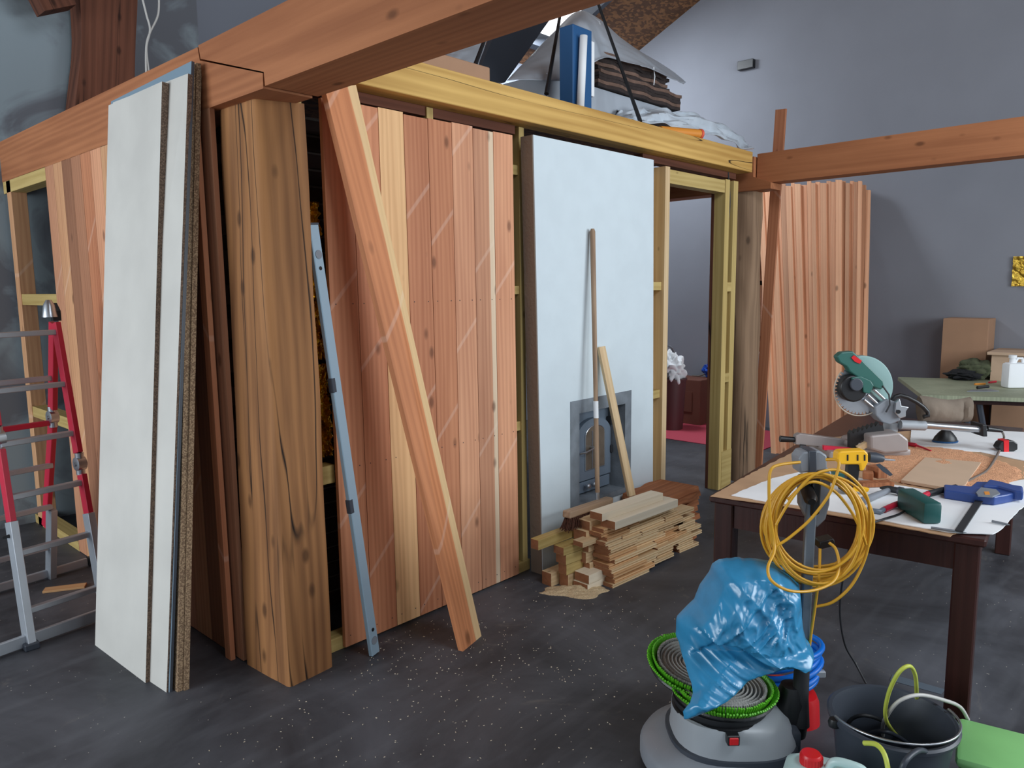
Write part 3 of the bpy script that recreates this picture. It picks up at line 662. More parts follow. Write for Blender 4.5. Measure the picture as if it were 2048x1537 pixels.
# old truss timbers on the back wall
rg = []
A0, A1, B0, B1 = on(128, 230, 'y', 3.02), on(245, 190, 'y', 3.02), on(152, -60, 'y', 3.02), on(258, -60, 'y', 3.02)
x0b = A0.x; x1b = A1.x
o = lumber('truss_timber', ((x0b+x1b)/2, 3.06, 2.3), ((x0b+x1b)/2+.17, 3.06, 4.0), (1, 0, 0), .36, .2, 'oak_dark', None, .01, .03)
tag(o, 'dark old roof truss timber rising behind the left beam', 'timber')
p = on(95, 20, 'y', 2.9)
o = lumber('truss_timber', on(112, 22, 'y', 2.9), on(60, -80, 'y', 2.9), (1, 0, .3), .2, .16, 'oak_dark', None, .01, .02)
tag(o, 'short dark brace timber end at the top left corner', 'timber')
for i, (L_, lab) in enumerate([([(283, -10), (293, 30), (300, 60), (293, 95), (297, 140), (300, 170)], 'left'), ([(318, -10), (316, 30), (300, 65), (293, 90), (292, 130), (294, 170)], 'right')]):
    o = obj('hanging_cable', MB().tube(spline([on(a, b, 'y', 2.2) for a, b in L_]), .006, 6), 'cable_w', smooth=True)
    tag(o, f'thin white cable hanging at the top left, the {lab} of two at the top edge', 'cable', 'hanging white cables')
# ================================================================== white faced chipboard panels leaning on the left beam
GP = 'long boards leaning in a stack against the left beam'
def quad(bl, br, tl, tr, xt, dz=0):
    q = [on(*bl, 'z', 0), on(*br, 'z', 0), on(*tr, 'x', xt), on(*tl, 'x', xt)]
    return q
def panel(q, t, matf, mate, lab):
    return slab('shelf_board', *q, t, matf, None, lab, 'board', GP, mats=[matf, mate])
A = quad((190, 1291), (291, 1367), (217, 211), (324, 163), -.102)
B = quad((204, 1300), (333, 1386), (226, 205), (376, 147), -.070)
Cq = quad((212, 1292), (339, 1386), (222, 203), (383, 122), -.052)
D = [Cq[0]+V((.026, 0, 0)), V((-.318, .222, 0)), V((-.034, .305, 2.487)), Cq[3]+V((.02, 0, -.02))]
nrm = (A[1]-A[0]).cross(A[3]-A[0]).normalized(); nrm = nrm if nrm.x > 0 else -nrm
def shift(q, n, d): return [p+n*d for p in q]
def rebase(front, d, right_ext, left_ext, ztr=0):   # board directly behind the first one
    q = shift(front, nrm, d); u = (q[1]-q[0]).normalized(); u2 = (q[2]-q[3]).normalized()
    q = [q[0]-u*left_ext, q[1]+u*right_ext, q[2]+u2*right_ext, q[3]-u2*left_ext]
    return [V((p.x, p.y, max(p.z, 0))) for p in q]
panel(A, .028, 'lam', 'chip_dark', 'broad dusty white laminate board at the front of the leaning stack by the ladder')
panel(B, .019, 'lam', 'chip_dark', 'white laminate board just behind the front one, showing as a narrow white strip')
panel(Cq, .012, 'lam_blue', 'grey_dk', 'blue-grey faced board with a black edge between white boards and chipboards')
D1 = [V((-.292, .90, 0)), V((-.298, .210, 0)), V((-.038, .300, 2.475)), V((-.026, 1.19, 2.45))]
D2 = [V((-.268, .90, 0)), V((-.275, .200, 0)), V((-.016, .292, 2.480)), V((-.006, 1.19, 2.45))]
panel(D1, .022, 'chip', 'chip', 'bare brown chipboard, front one of the two at the back of the leaning stack')
panel(D2, .020, 'chip', 'chip', 'rearmost chipboard of the leaning stack, resting on the beam')

# ================================================================== spirit level
a = on(749, 1310, 'z', 0)+V((.0, .0, 0)); b = on(624, 449, 'y', -.045)
lv = thing('spirit_level', 'long pale blue aluminium spirit level leaning beside the oak post', 'spirit level', mw=frame(a, b, (1, .25, 0)))
LL = (b-a).length
lvm = WM[lv.name]
obj('rail', MB().box(-.026, .026, -.011, .011, 0.004, LL, .003), 'level', lv, lvm)
for z in (.07, LL-.12):
    obj('vial', MB().lathe([(.018, -.0135), (.018, .0135)], 20, (0, 0, z), 'y'), 'grey_pl', lv, lvm)
    obj('hang_hole', MB().lathe([(.008, -.013), (.008, .013)], 14, (0, 0, z+(.05 if z < 1 else -.055)), 'y'), 'black', lv, lvm)
for z in (LL*.37, LL*.65):
    obj('vial_window', MB().box(-.030, -.008, -.0125, .0125, z-.03, z+.03, .002), 'grey_dk', lv, lvm)
obj('end_cap', MB().box(-.028, .028, -.0125, .0125, LL-.004, LL+.006, .002), 'grey_dk', lv, lvm)

# leaning plank with pale edge
BLp, BRp = on(926, 1304, 'z', 0), on(963, 1273, 'z', 0)
TLp, TRp = on(650, 178, 'y', -.082), on(712, 170, 'y', -.082)
o = slab('plank', BLp, BRp, TRp, TLp, .024, 'larch_lean', None, 'long orange larch plank with a pale edge leaning diagonally across the plank wall', 'plank')

# ================================================================== broom and stick on the stove front
bt, bb = on(1185, 458, 'y', -.115), on(1195, 985, 'y', -.21)
br = thing('broom', 'wooden-handled broom standing head down against the white stove front', 'broom', bb)
L1 = bt-bb; mid = bb+L1*.32
obj('handle', MB().tube([bb, mid-L1.normalized()*.01], .0135, 12), 'stick', br, Matrix(), smooth=40)
obj('white_sleeve', MB().tube([mid-L1*.035, mid+L1*.03], .0145, 12), 'paper', br, Matrix(), smooth=40)
obj('upper_handle', MB().tube([mid, bt-L1*.01, bt], [.0125, .0155, .010], 12), 'stick', br, Matrix(), smooth=40)
obj('ferrule', MB().tube([bb-L1*.04, bb+L1*.002], .012, 12), 'steel', br, Matrix(), smooth=40)
h0, h1 = on(1128, 1036, 'y', -.28), on(1216, 1006, 'y', -.22)
obj('head', MB().box(-.026, .026, -.02, .02, 0, (h1-h0).length, .008), 'stick', br, frame(h0+V((.02, 0, .012)), h1+V((.0, 0, .012)), (0, 1, 0)))
bm_ = MB(); random.seed(3)
for i in range(700):
    t = random.random(); p = h0.lerp(h1, t*.95+.03)+V((.02, random.uniform(-.02, .02), .0)); q = p+V((-.02-.05*(1-t)+random.uniform(-.012, .012), random.uniform(-.04, -.01), -.055+random.uniform(-.01, .01)))
    bm_.tube([p, q], .0022, 3)
obj('bristles', bm_, 'bristle', br, Matrix())['kind'] = 'stuff'
o = lumber('batten', on(1263, 992, 'z', .375), on(1202, 694, 'y', -.112), (1, -.5, 0), .042, .03, 'pine', None, label='short square pine batten leaning beside the broom on the stove front', cat='batten')

# ================================================================== scrap pile of tongue and groove offcuts
random.seed(11)
def tg(L_, w_, t_):   # profile in (y,z), extruded along x, origin at near-left bottom front corner
    g = t_*.22
    pts = [(0, 0), (0, t_*.36), (.007, t_*.36+.0008), (.007, t_*.62), (0, t_*.62), (0, t_), (w_, t_), (w_, t_*.62), (w_+.006, t_*.6), (w_+.006, t_*.4), (w_, t_*.36), (w_, 0)]
    return MB().prism(pts, 0, L_, 'x')
UP = -math.pi/2
dirx = math.radians(-3)
tk = .0215
def offcut(x, y, z, L_, w_, t_, rz, mat, lab, grp, prof='tg', name='offcut'):
    mb = tg(L_, w_, t_) if prof == 'tg' else MB().box(0, L_, 0, w_, 0, t_, .0015)
    Rr = Matrix.Rotation(math.pi/2, 4, 'Y'); mb.xf(Rr.inverted())
    o = obj(name, mb, [mat, 'end_grain'], None, Matrix.Translation((x, y, z)) @ Matrix.Rotation(rz, 4, 'Z') @ Rr)
    for p_ in o.data.polygons:
        if abs(p_.normal.z) > .9: p_.material_index = 1
    return tag(o, lab, 'wood offcut', grp)
G1 = 'pale tongue-and-groove offcuts in the scrap pile'
colx = [1.72, 2.12, 2.40]
for j in range(15):
    x = 1.70+random.uniform(-.02, .02)+(.0 if j < 9 else -.03); y = -.50+random.uniform(-.014, .014)+.003*j
    segs = {0: [.33], 1: [.36, .20], 2: [.40, .16], 3: [.30, .28], 4: [.42, .26], 5: [.26, .32, .20], 6: [.38, .22], 7: [.24, .30, .24], 8: [.44, .20], 9: [.24, .20, .27], 10: [.30, .40], 11: [.14, .40, .30], 12: [.20, .30, .18], 13: [.33, .34], 14: [.12, .28, .26]}[j]
    for k, s_len in enumerate(segs):
        lab = f'pale tongue-and-groove offcut, {nth(j)} from the floor, {["left", "middle", "right"][k] if len(segs) > 2 else (["left", "right"][k] if len(segs) > 1 else "only one")} in its row of the pile'
        offcut(x, y+random.uniform(-.008, .008), j*tk, s_len-.002, .115 if j < 9 else .13, tk-.0012, dirx+random.uniform(-.012, .012), random.choice(['pine', 'pine', 'pine', 'larch_yellow']), lab, G1)
        x += s_len+random.choice([.003, .012, .02])
# right rear column
for j in range(9):
    offcut(2.40+random.uniform(-.02, .03), -.47+random.uniform(-.015, .02), j*tk if j < 7 else j*tk, .20+random.uniform(-.04, .03), .11, tk-.0012, dirx+random.uniform(-.03, .03), 'pine', f'pale offcut in the short right-hand column of the pile, {nth(j)} from the floor', G1)
# thick white blocks on top
for k, (x, y, z, L_, w_, t_, lab) in enumerate([(1.70, -.505, 15*tk, .58, .10, .045, 'pale square block lying on the rows, under the top block of the pile'), (1.66, -.45, 15*tk+.045, .55, .085, .042, 'topmost pale square block of the scrap pile')]):
    offcut(x, y, z, L_, w_, t_, dirx, 'pine_white', lab, 'square blocks on the scrap pile', 'box')
# support packers behind the front row so that the top blocks lie level, and left cluster
G2 = 'brown-ended square blocks at the left of the scrap pile'
L2 = [(1.50, -.235, 0, .30, .07, .075), (1.55, -.31, 0, .26, .065, .075), (1.575, -.42, 0, .26, .10, .04), (1.58, -.425, .041, .24, .10, .05),
      (1.53, -.315, .076, .28, .06, .06), (1.52, -.32, .137, .30, .075, .055), (1.50, -.32, .193, .30, .075, .045), (1.38, -.27, .255, .36, .055, .055), (1.56, -.40, .239, .30, .07, .03),
      (1.66, -.36, .0, .30, .09, .06), (1.66, -.37, .061, .30, .09, .06), (1.64, -.36, .122, .32, .09, .06), (1.65, -.37, .183, .30, .10, .055), (1.64, -.36, .239, .36, .09, .06), (1.66, -.37, .30, .34, .09, .05)]
nm = ['far left bottom', 'second from left on the floor', 'frontmost low', 'pale one on the frontmost low', 'second layer left', 'third layer left', 'fourth layer left', 'one jutting far out to the left', 'slim one under the broom bristles', 'inner bottom', 'inner second', 'inner third', 'inner fourth', 'inner fifth', 'inner topmost']
L2[7] = (1.38, -.25, .239, .36, .055, .055)
for (x, y, z, L_, w_, t_), n_ in zip(L2, nm):
    offcut(x, y, z, L_, w_, t_-.0015, dirx+random.uniform(-.03, .03), 'pine_white' if 'pale' in n_ or 'frontmost' in n_ else ('yellow' if 'jutting' in n_ or 'layer' in n_ else 'pine'), f'square-ended block in the left cluster of the pile, {n_}', G2, 'box')
# rough orange boards behind
G3 = 'rough orange larch boards piled behind the offcuts'
for j in range(10):
    w_ = .30-.012*(j % 4)
    mb = MB(); n = 16; L_ = .46+random.uniform(-.03, .05); sd = random.random()*40; t_ = .030
    for i in range(n+1):
        h = L_*i/n; e = .018*noise.noise(V((sd, h*8, 0))); e2 = .02*noise.noise(V((sd+3, h*8, 0)))
        end = .0 if i else .012
        for (yy, zz) in ((e, 0), (w_+e2, 0), (w_+e2-.006, t_), (e+.008, t_)): mb.v.append((h+(.02*noise.noise(V((sd, yy*9, 3))) if i in (0, n) else 0), yy, zz+.002*noise.noise(V((h*9, yy*9, sd)))))
    for i in range(n):
        for k in range(4): mb.f.append((i*4+k, i*4+(k+1) % 4, i*4+4+(k+1) % 4, i*4+4+k))
    mb.f += [(3, 2, 1, 0), (n*4, n*4+1, n*4+2, n*4+3)]
    Rr = Matrix.Rotation(math.pi/2, 4, 'Y'); mb.xf(Rr.inverted())
    o = obj('rough_board', mb, 'rough_larch', None, Matrix.Translation((2.22+.014*j+random.uniform(-.02, .02), -.105-w_+random.uniform(-.01, .0)-(.02 if j < 5 else 0), j*.0315+.002)) @ Matrix.Rotation(random.uniform(-.03, .03), 4, 'Z') @ Rr)
    tag(o, f'rough orange larch board in the pile behind the offcuts, {nth(j)} from the floor', 'board', G3)
# sawdust pile
mb = MB(); n = 60; random.seed(5)
c0 = on(1152, 1183, 'z', 0)
for i in range(n+1):
    for k in range(n+1):
        u = (i/n-.5)*2; v = (k/n-.5)*2; r = math.hypot(u, v)
        e = .75+.45*noise.noise(V((math.atan2(v, u)*1.1, 3, 1)))
        h = max(0, 1-r/e)**.8*.028*(1+.5*noise.noise(V((u*6, v*6, 0))))+.003*noise.noise(V((u*30, v*30, 1)))-.0015
        mb.v.append((u*.24, v*.11, h-(.01 if r > e else 0)))
for i in range(n):
    for k in range(n): a = i*(n+1)+k; mb.f.append((a, a+n+1, a+n+2, a+1))
o = obj('sawdust_pile', mb, 'dust', None, Matrix.Translation((c0.x, c0.y, 0)) @ Matrix.Rotation(-.75, 4, 'Z'), smooth=60)
tag(o, 'heap of pale sawdust on the floor before the scrap pile', 'sawdust', kind='stuff')
# scattered chips on floor
mb = MB(); random.seed(21)
for i in range(800):
    px = random.uniform(150, 1350); py = random.uniform(1180, 1530)
    if random.random() < .5: px = random.gauss(900, 220); py = random.gauss(1290, 70)
    p = on(px, max(py, 1160), 'z', 0)
    if p.x < .3 and p.y > -.2: continue
    if p.y > -.03 and p.x > 0: continue
    a = random.random()*6.28; l = random.uniform(.0008, .0032); w2 = random.uniform(.0005, .0012)
    u = V((math.cos(a), math.sin(a), 0)); v = V((-u.y, u.x, 0)); h = random.uniform(.001, .003)
    q = [p-u*l-v*w2, p+u*l-v*w2, p+u*l+v*w2, p-u*l+v*w2]
    mb.hexa([V((x.x, x.y, .0003)) for x in q]+[V((x.x, x.y, h)) for x in q])
o = obj('wood_chips', mb, 'pine_white'); tag(o, 'tiny pale wood chips scattered over the dark floor', 'wood chips', kind='stuff')

# ================================================================== ladder
fL, fR = on(61, 1296, 'z', 0), on(214, 1240, 'z', 0)
apR = V((-.235, 1.55, 1.50)); apL = V((-.555, 1.50, 1.50))
bR = on(102, 1156, 'z', 0); bL = bR+(fL-fR)*1.0
ld = thing('folding_ladder', 'red and aluminium folding ladder standing open at the left edge', 'ladder', fL)
up = V((0, 0, 1))
def rail(name, a, b, mat, w=.052, t=.026):
    return lumber(name, a, b, (fR-fL).normalized(), t, w, mat, ld, .002)
def lerp(a, b, t): return a+(b-a)*t
fn = (fR-fL).cross(apR-fR).normalized()
# hinge heights
hR = .50; 
rail('rail', lerp(fR, apR, .10), lerp(fR, apR, hR-.035), 'red'); rail('rail', lerp(fR, apR, hR+.035), lerp(fR, apR, .96), 'red')
rail('rail', lerp(fL, apL, .37), lerp(fL, apL, hR+.085), 'red'); rail('rail', lerp(fL, apL, hR+.155), lerp(fL, apL, .96), 'red')
rail('outer_rail', lerp(fL, apL, .0), lerp(fL, apL, .37), 'alu', .062, .034); rail('outer_rail', lerp(fR, apR, .0), lerp(fR, apR, .34), 'alu', .062, .034)
rail('rail', lerp(bR, apR, .0)+V((0, 0, .3)), lerp(bR, apR, .60), 'red'); rail('rail', lerp(bR, apR, .66), lerp(bR, apR, .96), 'red')
rail('outer_rail', bR, lerp(bR, apR, .28), 'alu', .062, .034)
rail('rail', lerp(bL, apL, .2), lerp(bL, apL, .96), 'red'); rail('outer_rail', bL, lerp(bL, apL, .28), 'alu', .062, .034)
def hinge(name, c, r=.034):
    d = (fR-fL).normalized(); h = MB()
    h.tube([c-d*.022, c-d*.02, c+d*.02, c+d*.022], [r*.7, r, r, r*.7], 20); h.tube([c-d*.03, c+d*.03], r*.3, 10)
    h.tube([c+V((0, -.0, r*.6)), c+V((0, 0, r*1.6))], r*.6, 10); h.tube([c-V((0, 0, r*.6)), c-V((0, 0, r*1.6))], r*.6, 10)
    return obj(name, h, 'steel', ld, Matrix(), smooth=40)
hinge('hinge', lerp(fR, apR, hR)); hinge('hinge', lerp(fL, apL, hR+.12)); hinge('hinge', lerp(bR, apR, .63))
t0 = apR; d_ = (fR-fL).normalized()
th = MB().tube([t0-d_*.02+V((0, 0, -.03)), t0-d_*.02+V((0, 0, .03)), t0-d_*.02+V((0, 0, .055))], [.036, .026, .012], 14)
obj('top_hinge', th, 'steel', ld, Matrix(), smooth=40)
obj('hinge_cap', MB().tube([t0+d_*.008+V((0, 0, -.05)), t0+d_*.008+V((0, 0, .0)), t0+d_*.008+V((0, 0, .04))], [.026, .026, .01], 4), 'black', ld, Matrix())
def rung(t, s, sec='f', mat='alu'):
    if sec == 'f': a, b = lerp(fL, apL, s), lerp(fR, apR, t)
    else: a, b = lerp(bL, apL, s), lerp(bR, apR, t)
    q = MB().box(-.013, .013, -.016, .016, 0, (b-a).length, .003)
    obj('rung', q, mat, ld, frame(a, b, up))
for t, s in ((.105, .105), (.275, .275), (.44, .44), (.60, .60), (.76, .76), (.93, .93)): rung(t, s)
for t, s in ((.13, .13), (.29, .29), (.45, .45), (.77, .77)): rung(t, s, 'b')
rung(.61, .61, 'b', 'red')
u = (fR-fL).normalized()
lumber('stabiliser_bar', fL-u*.5+V((0, .012, .035)), fR+u*.2+V((0, .012, .035)), up, .055, .02, 'alu', ld, .003)
lumber('stabiliser_bar', bL-u*.3+V((0, .0, .03)), bR+u*.2+V((0, .0, .03)), up, .045, .02, 'alu', ld, .003)
obj('end_cap', MB().box(-.026, .026, -.018, .018, 0, .05, .004), 'black', ld, frame(bR+u*.2+V((0, 0, .03)), bR+u*.26+V((0, 0, .03)), up))
obj('lock_pin', MB().tube([lerp(fL, apL, .33)-u*.045, lerp(fL, apL, .33)], [.004, .012], 10), 'black', ld, Matrix())
obj('foot', MB().box(-.03, .03, -.04, .04, 0, .03, .004), 'grey_dk', ld, Matrix.Translation(fL))
# offcut on floor behind the ladder
p = on(122, 1182, 'z', 0)
offcut(p.x-.08, p.y+.03, 0, .2, .06, .012, -.5, 'larch_yellow', 'flat wood offcut lying on the floor under the ladder', None, 'box')

# ================================================================== things stored on the loft
zf = 2.602
# fibre sheets in two bundles, edges toward the room
def bundle(x0, x1, y0, y1, z0, n, t_, lab):
    b = thing('sheet_bundle', lab, 'sheet bundle', ((x0+x1)/2, (y0+y1)/2, z0), 0, 'bundles of brown fibre sheets on the loft')
    for i in range(n):
        dx = random.uniform(-.03, .03); m_ = MB(); k_ = 20; A_ = .012
        w_ = (x1-x0)/k_
        for k in range(k_+1):
            xx = x0+(x1-x0)*k/k_+dx; yy = y0+A_*math.sin(k*1.1)+random.uniform(-.003, .003)
            m_.v += [(xx, yy, z0+i*t_), (xx, yy, z0+(i+.93)*t_), (xx, y1, z0+(i+.93)*t_), (xx, y1, z0+i*t_)]
        for k in range(k_):
            for q in range(4): m_.f.append((k*4+q, k*4+(q+1) % 4, k*4+4+(q+1) % 4, k*4+4+q))
        m_.f += [(3, 2, 1, 0), (k_*4, k_*4+1, k_*4+2, k_*4+3)]
        o = obj('fibre_sheet', m_, ['fibre_dark', 'fibre_mid', 'fibre_dark'][i % 3], b, Matrix())
    return b
random.seed(8)
def lp(px, py, y): return on(px, py, 'y', y)
q0, q1 = lp(1200, 222, .32), lp(1362, 222, .32)
bundle(q0.x, q1.x, .32, .85, q1.z, 5, .0225, 'dark brown fibre sheet bundle on the loft, the lower of two under the plastic')
bundle(q0.x-.02, lp(1336, 170, .34).x, .34, .85, q1.z+5*.0225+.002, 5, .0235, 'brown fibre sheet bundle on the loft with a white strap, the upper of two')
o = obj('strap', MB().tube([V((3.30, .312, q1.z+.115)), V((3.305, .308, q1.z+.17)), V((3.30, .315, q1.z+.235))], .004, 6), 'paper'); tag(o, 'white strap around the upper brown sheet bundle', 'strap')
o = obj('wrapped_pallet', MB().box(q0.x-.5, q1.x-.08, .34, .95, zf, q1.z-.002, .02), 'sheet', smooth=40); tag(o, 'plastic-wrapped block under the brown sheet bundles on the loft', 'package')
# blue wrapped carton with a rolled paper
YC = .07
c0_, c1_ = lp(1146, 200, YC), lp(1184, 62, YC)
bc = thing('wrapped_carton', 'tall blue and white wrapped carton standing on the loft', 'carton', (c0_.x, YC, zf))
obj('carton', MB().box(c0_.x, c1_.x, YC, YC+.10, zf, c1_.z, .004), 'blue_wrap', bc, Matrix())
obj('white_edge', MB().box(c1_.x-.004, c1_.x+.04, YC+.01, YC+.04, zf+.1, c1_.z-.05, .003), 'paper', bc, Matrix())
o = obj('paper_roll', MB().tube([V((c0_.x+.03, YC-.03, zf+.001)), V((c0_.x+.06, YC-.03, c1_.z-.06))], .022, 18, cap=False), 'paper', None, Matrix(), smooth=40)
o.modifiers.new('t', 'SOLIDIFY').thickness = .003
tag(o, 'rolled white paper sheet upright before the blue carton on the loft', 'paper roll')
# plastic sheet tent
def sheetmesh(P, nu=30, nv=24, amp=.03, sd=0):
    """P: list of rows of control points (same count)"""
    rows = [spline(r_, max(2, nu//(len(r_)-1))) for r_ in P]; n = len(rows[0]); mb = MB()
    cols = [spline([r_[k] for r_ in rows], max(2, nv//(len(rows)-1))) for k in range(n)]
    m = len(cols[0])
    for k in range(n):
        for i in range(m):
            p = cols[k][i]; d = noise.noise(V((k*.22+sd, i*.18, 0)))*amp+abs(noise.noise(V((k*.1, i*.35+sd, 2))))*amp*.8
            mb.v.append(tuple(p+V((0, -d, d*.4))))
    for k in range(n-1):
        for i in range(m-1): a = k*m+i; mb.f.append((a, a+1, a+m+1, a+m))
    return mb
T = [[lp(1055, 118, .95), lp(1108, 64, .95), lp(1165, 22, .95), lp(1240, 75, .95), lp(1330, 136, .95), lp(1370, 165, .95)],
     [lp(1035, 138, .6), lp(1095, 105, .6), lp(1160, 40, .45), lp(1235, 85, .5), lp(1310, 132, .5), lp(1366, 168, .5)],
     [lp(1015, 160, .30), lp(1080, 161, .30), lp(1140, 158, .29), lp(1205, 118, .30), lp(1270, 130, .28), lp(1352, 160, .30)]]
T = [T[0], T[1], T[2]]
o = obj('plastic_sheet', sheetmesh([T[0], T[1], T[2]], amp=.02), 'sheet', smooth=60); o.modifiers.new('t', 'SOLIDIFY').thickness = .002
tag(o, 'white plastic sheet draped like a tent over the loft stack', 'plastic sheet')
T2 = [[lp(890, 100, .9), lp(925, 90, .9), lp(985, 50, .9)], [lp(880, 130, .7), lp(925, 135, .7), lp(950, 150, .7)]]
o = obj('plastic_sheet', sheetmesh(T2, amp=.01, sd=5), 'sheet', smooth=60); o.modifiers.new('t', 'SOLIDIFY').thickness = .002
tag(o, 'second pale plastic sheet hanging left of the dark opened roof window on the loft', 'plastic sheet')
# folded clear plastic on the beam end
T3 = [[lp(1225, 215, .45), lp(1290, 224, .4), lp(1400, 235, .4), lp(1480, 285, .4)], [lp(1235, 232, .25), lp(1310, 224, .2), lp(1420, 250, .2), lp(1494, 290, .2)], [lp(1240, 245, .1), lp(1330, 250, .05), lp(1420, 272, .05), lp(1497, 303, .05)]]
o = obj('plastic_sheet', sheetmesh(T3, nu=44, nv=30, amp=.05, sd=9), 'sheet2', smooth=25); o.modifiers.new('t', 'SOLIDIFY').thickness = .002
tag(o, 'crumpled clear plastic lying on the end of the yellow beam', 'plastic sheet')
e1 = on(1398, 268, 'y', -.03); e0 = e1+V((-.34, .10, -.01))
tb = obj('round_tube', MB().tube([e0, e1], .030, 20), 'orange', smooth=40); tag(tb, 'orange round tube lying on the yellow beam end', 'tube')
obj('end_cap', MB().tube([e1, e1+(e1-e0).normalized()*.02], .033, 20), plain('coral_cap', srgb(226, 96, 70), .5), tb, Matrix())
# opened dark roof window sash / black sheet and straps
K = [lp(948, 165, 1.2), lp(1010, 165, 1.2), lp(1105, 32, 1.2), lp(1010, 20, 1.2)]
o = slab('roof_sash', *K, .05, 'grey_dk', None, 'dark slanting roof window sash behind the loft sheets', 'window sash')
for i, (p0, p1, y0, y1, lab) in enumerate([((984, 40), (942, 152), .35, .25, 'left'), ((1122, 20), (1093, 188), .35, .2, 'middle'), ((1192, -5), (1281, 244), .35, .06, 'right')]):
    a = on(*p0, 'y', y0); b = on(*p1, 'y', y1); d = (a-b).normalized()
    o = obj('hanging_strap', MB().tube([b, b+(a-b)*.2, a, a+d*.8], [.014, .012, .009, .009], 8), 'black', smooth=40)
    tag(o, f'black strap rising from the loft to the roof, the {lab} of three', 'strap', 'black straps above the loft')
o = obj('wood_slab', MB().box(-.28, .28, -.012, .012, 0, .10, .004), 'mdf', None, Matrix.Translation((1.14, .10, 2.60)))
tag(o, 'pale board offcut standing on the loft behind the yellow beam by the big beam', 'board')
# ================================================================== stack of larch boards leaning by the window
random.seed(31)
G5 = 'larch boards leaning upright beside the window'
tops = [(1520, 366), (1545, 366), (1562, 368), (1578, 372), (1592, 366), (1610, 370), (1628, 362), (1642, 366), (1656, 362), (1676, 360), (1690, 362), (1702, 362), (1714, 362), (1722, 368), (1740, 382)]
bots = [(1541, 945), (1556, 940), (1570, 940), (1584, 940), (1596, 940), (1614, 940), (1630, 935), (1643, 935), (1657, 935), (1672, 935), (1686, 935), (1697, 930), (1708, 925), (1716, 925), (1728, 925)]
tx = [1514, 1526, 1537, 1551, 1560, 1571, 1582, 1589, 1601, 1614, 1622, 1631, 1640, 1653, 1662, 1671, 1684, 1691, 1700, 1708, 1716, 1724, 1732, 1741]
ty = [372, 368, 370, 366, 368, 372, 366, 368, 370, 362, 366, 364, 366, 362, 364, 360, 362, 366, 362, 364, 362, 370, 380]
bx = lambda x: 1541+(x-1514)*(1728-1541)/(1741-1514)
XB, XT = 5.3, 6.38
for i in range(len(tx)-1):
    off = [0, .028, .012, .04, .02][i % 5]
    dB = ray(bx(tx[i]), 940); dB2 = ray(bx(tx[i+1]), 940)
    k1 = (XB+off-CAM.x)/dB.x; k2 = (XB+off-CAM.x)/dB2.x
    BLq = V((XB+off, (CAM+dB*k1).y, 0)); BRq = V((XB+off, (CAM+dB2*k2).y+.002, 0))
    TLq = on(tx[i], ty[i], 'x', XT+off-.04); TRq = on(tx[i+1], ty[i], 'x', XT+off-.04)
    slab('larch_board', BLq, BRq, TRq+V((0, .002, 0)), TLq, .022, 'fence', None, f'larch board leaning upright beside the window, {nth1(i)} from the left in the row', 'board', G5)
o = lumber('larch_board', on(1508, 948, 'z', 0)+V((.05, 0, 0)), (4.42, -.13, 2.93), (0, 1, 0), .085, .022, 'larch_red', None, label='single board standing behind the right beam with its top sticking up above it', cat='board')
# gable wall fittings
c = on(1495, 131, 'x', XW); o = obj('junction_box', MB().box(-.06, 0, -.09, .09, -.045, .045, .004), 'black', None, Matrix.Translation(c)); tag(o, 'small black box fixed high on the grey gable wall', 'box')
c = on(2042, 543, 'x', XW); o = obj('foil_patch', crumple('p', (0, 0, 0), .28, .02, .26, 'gold', 3.3, 12, 12, .04), 'gold', None, Matrix.Translation(c+V((-.02, -.08, 0))) @ Matrix.Rotation(math.pi/2, 4, 'Z')); tag(o, 'gold foil patch on the grey wall at the right edge', 'foil')
o.modifiers.new('t', 'SOLIDIFY').thickness = .001
# ================================================================== beyond the door
o = obj('floor_mat', MB().box(5.25, 6.3, .35, 2.4, 0, .008, .002), 'pink'); tag(o, 'pink mat on the floor beyond the door opening', 'mat')
sb_ = on(1378, 770, 'x', 6.2)
o = obj('cabinet_box', MB().box(6.1, 6.44, sb_.y-.20, sb_.y+.18, 0, .52, .01).box(6.09, 6.1, sb_.y-.10, sb_.y+.06, .15, .38), 'brown_box'); tag(o, 'brown box by the grey wall beyond the door opening', 'box')
bi = on(1340, 830, 'x', 5.6)
bn = thing('waste_bin', 'dark red bin holding a white bag, seen through the door opening', 'bin', (5.75, bi.y+.08, 0))
obj('bin', MB().lathe([(.13, 0), (.16, .55), (.17, .55), (.17, .57)], 24), 'brown_bucket', bn, WM[bn.name], smooth=40)
def blob(name, c, r, mat, sd, amp=.3, fr=2.2, seg=36, sz=1, parent=None):
    mb = MB(); 
    for i in range(seg+1):
        th_ = math.pi*i/seg
        for k in range(seg*2):
            ph = math.pi*k/seg; d = V((math.sin(th_)*math.cos(ph), math.sin(th_)*math.sin(ph), math.cos(th_)))
            f = 1+amp*(abs(noise.noise(d*fr+V((sd, 0, 0))))*2-.5)+amp*.4*abs(noise.noise(d*fr*3+V((sd, 3, 0))))
            mb.v.append((d.x*r*f, d.y*r*f, d.z*r*f*sz))
    n = seg*2
    for i in range(seg):
        for k in range(n): mb.f.append((i*n+k, i*n+(k+1) % n, (i+1)*n+(k+1) % n, (i+1)*n+k))
    return obj(name, mb, mat, parent, Matrix.Translation(c), smooth=60)
o = blob('plastic_bag', V((5.72, bi.y+.05, .68)), .13, 'paper', 2, .4, sz=1.2); tag(o, 'white plastic bag stuffed in the top of the dark red bin', 'bag')
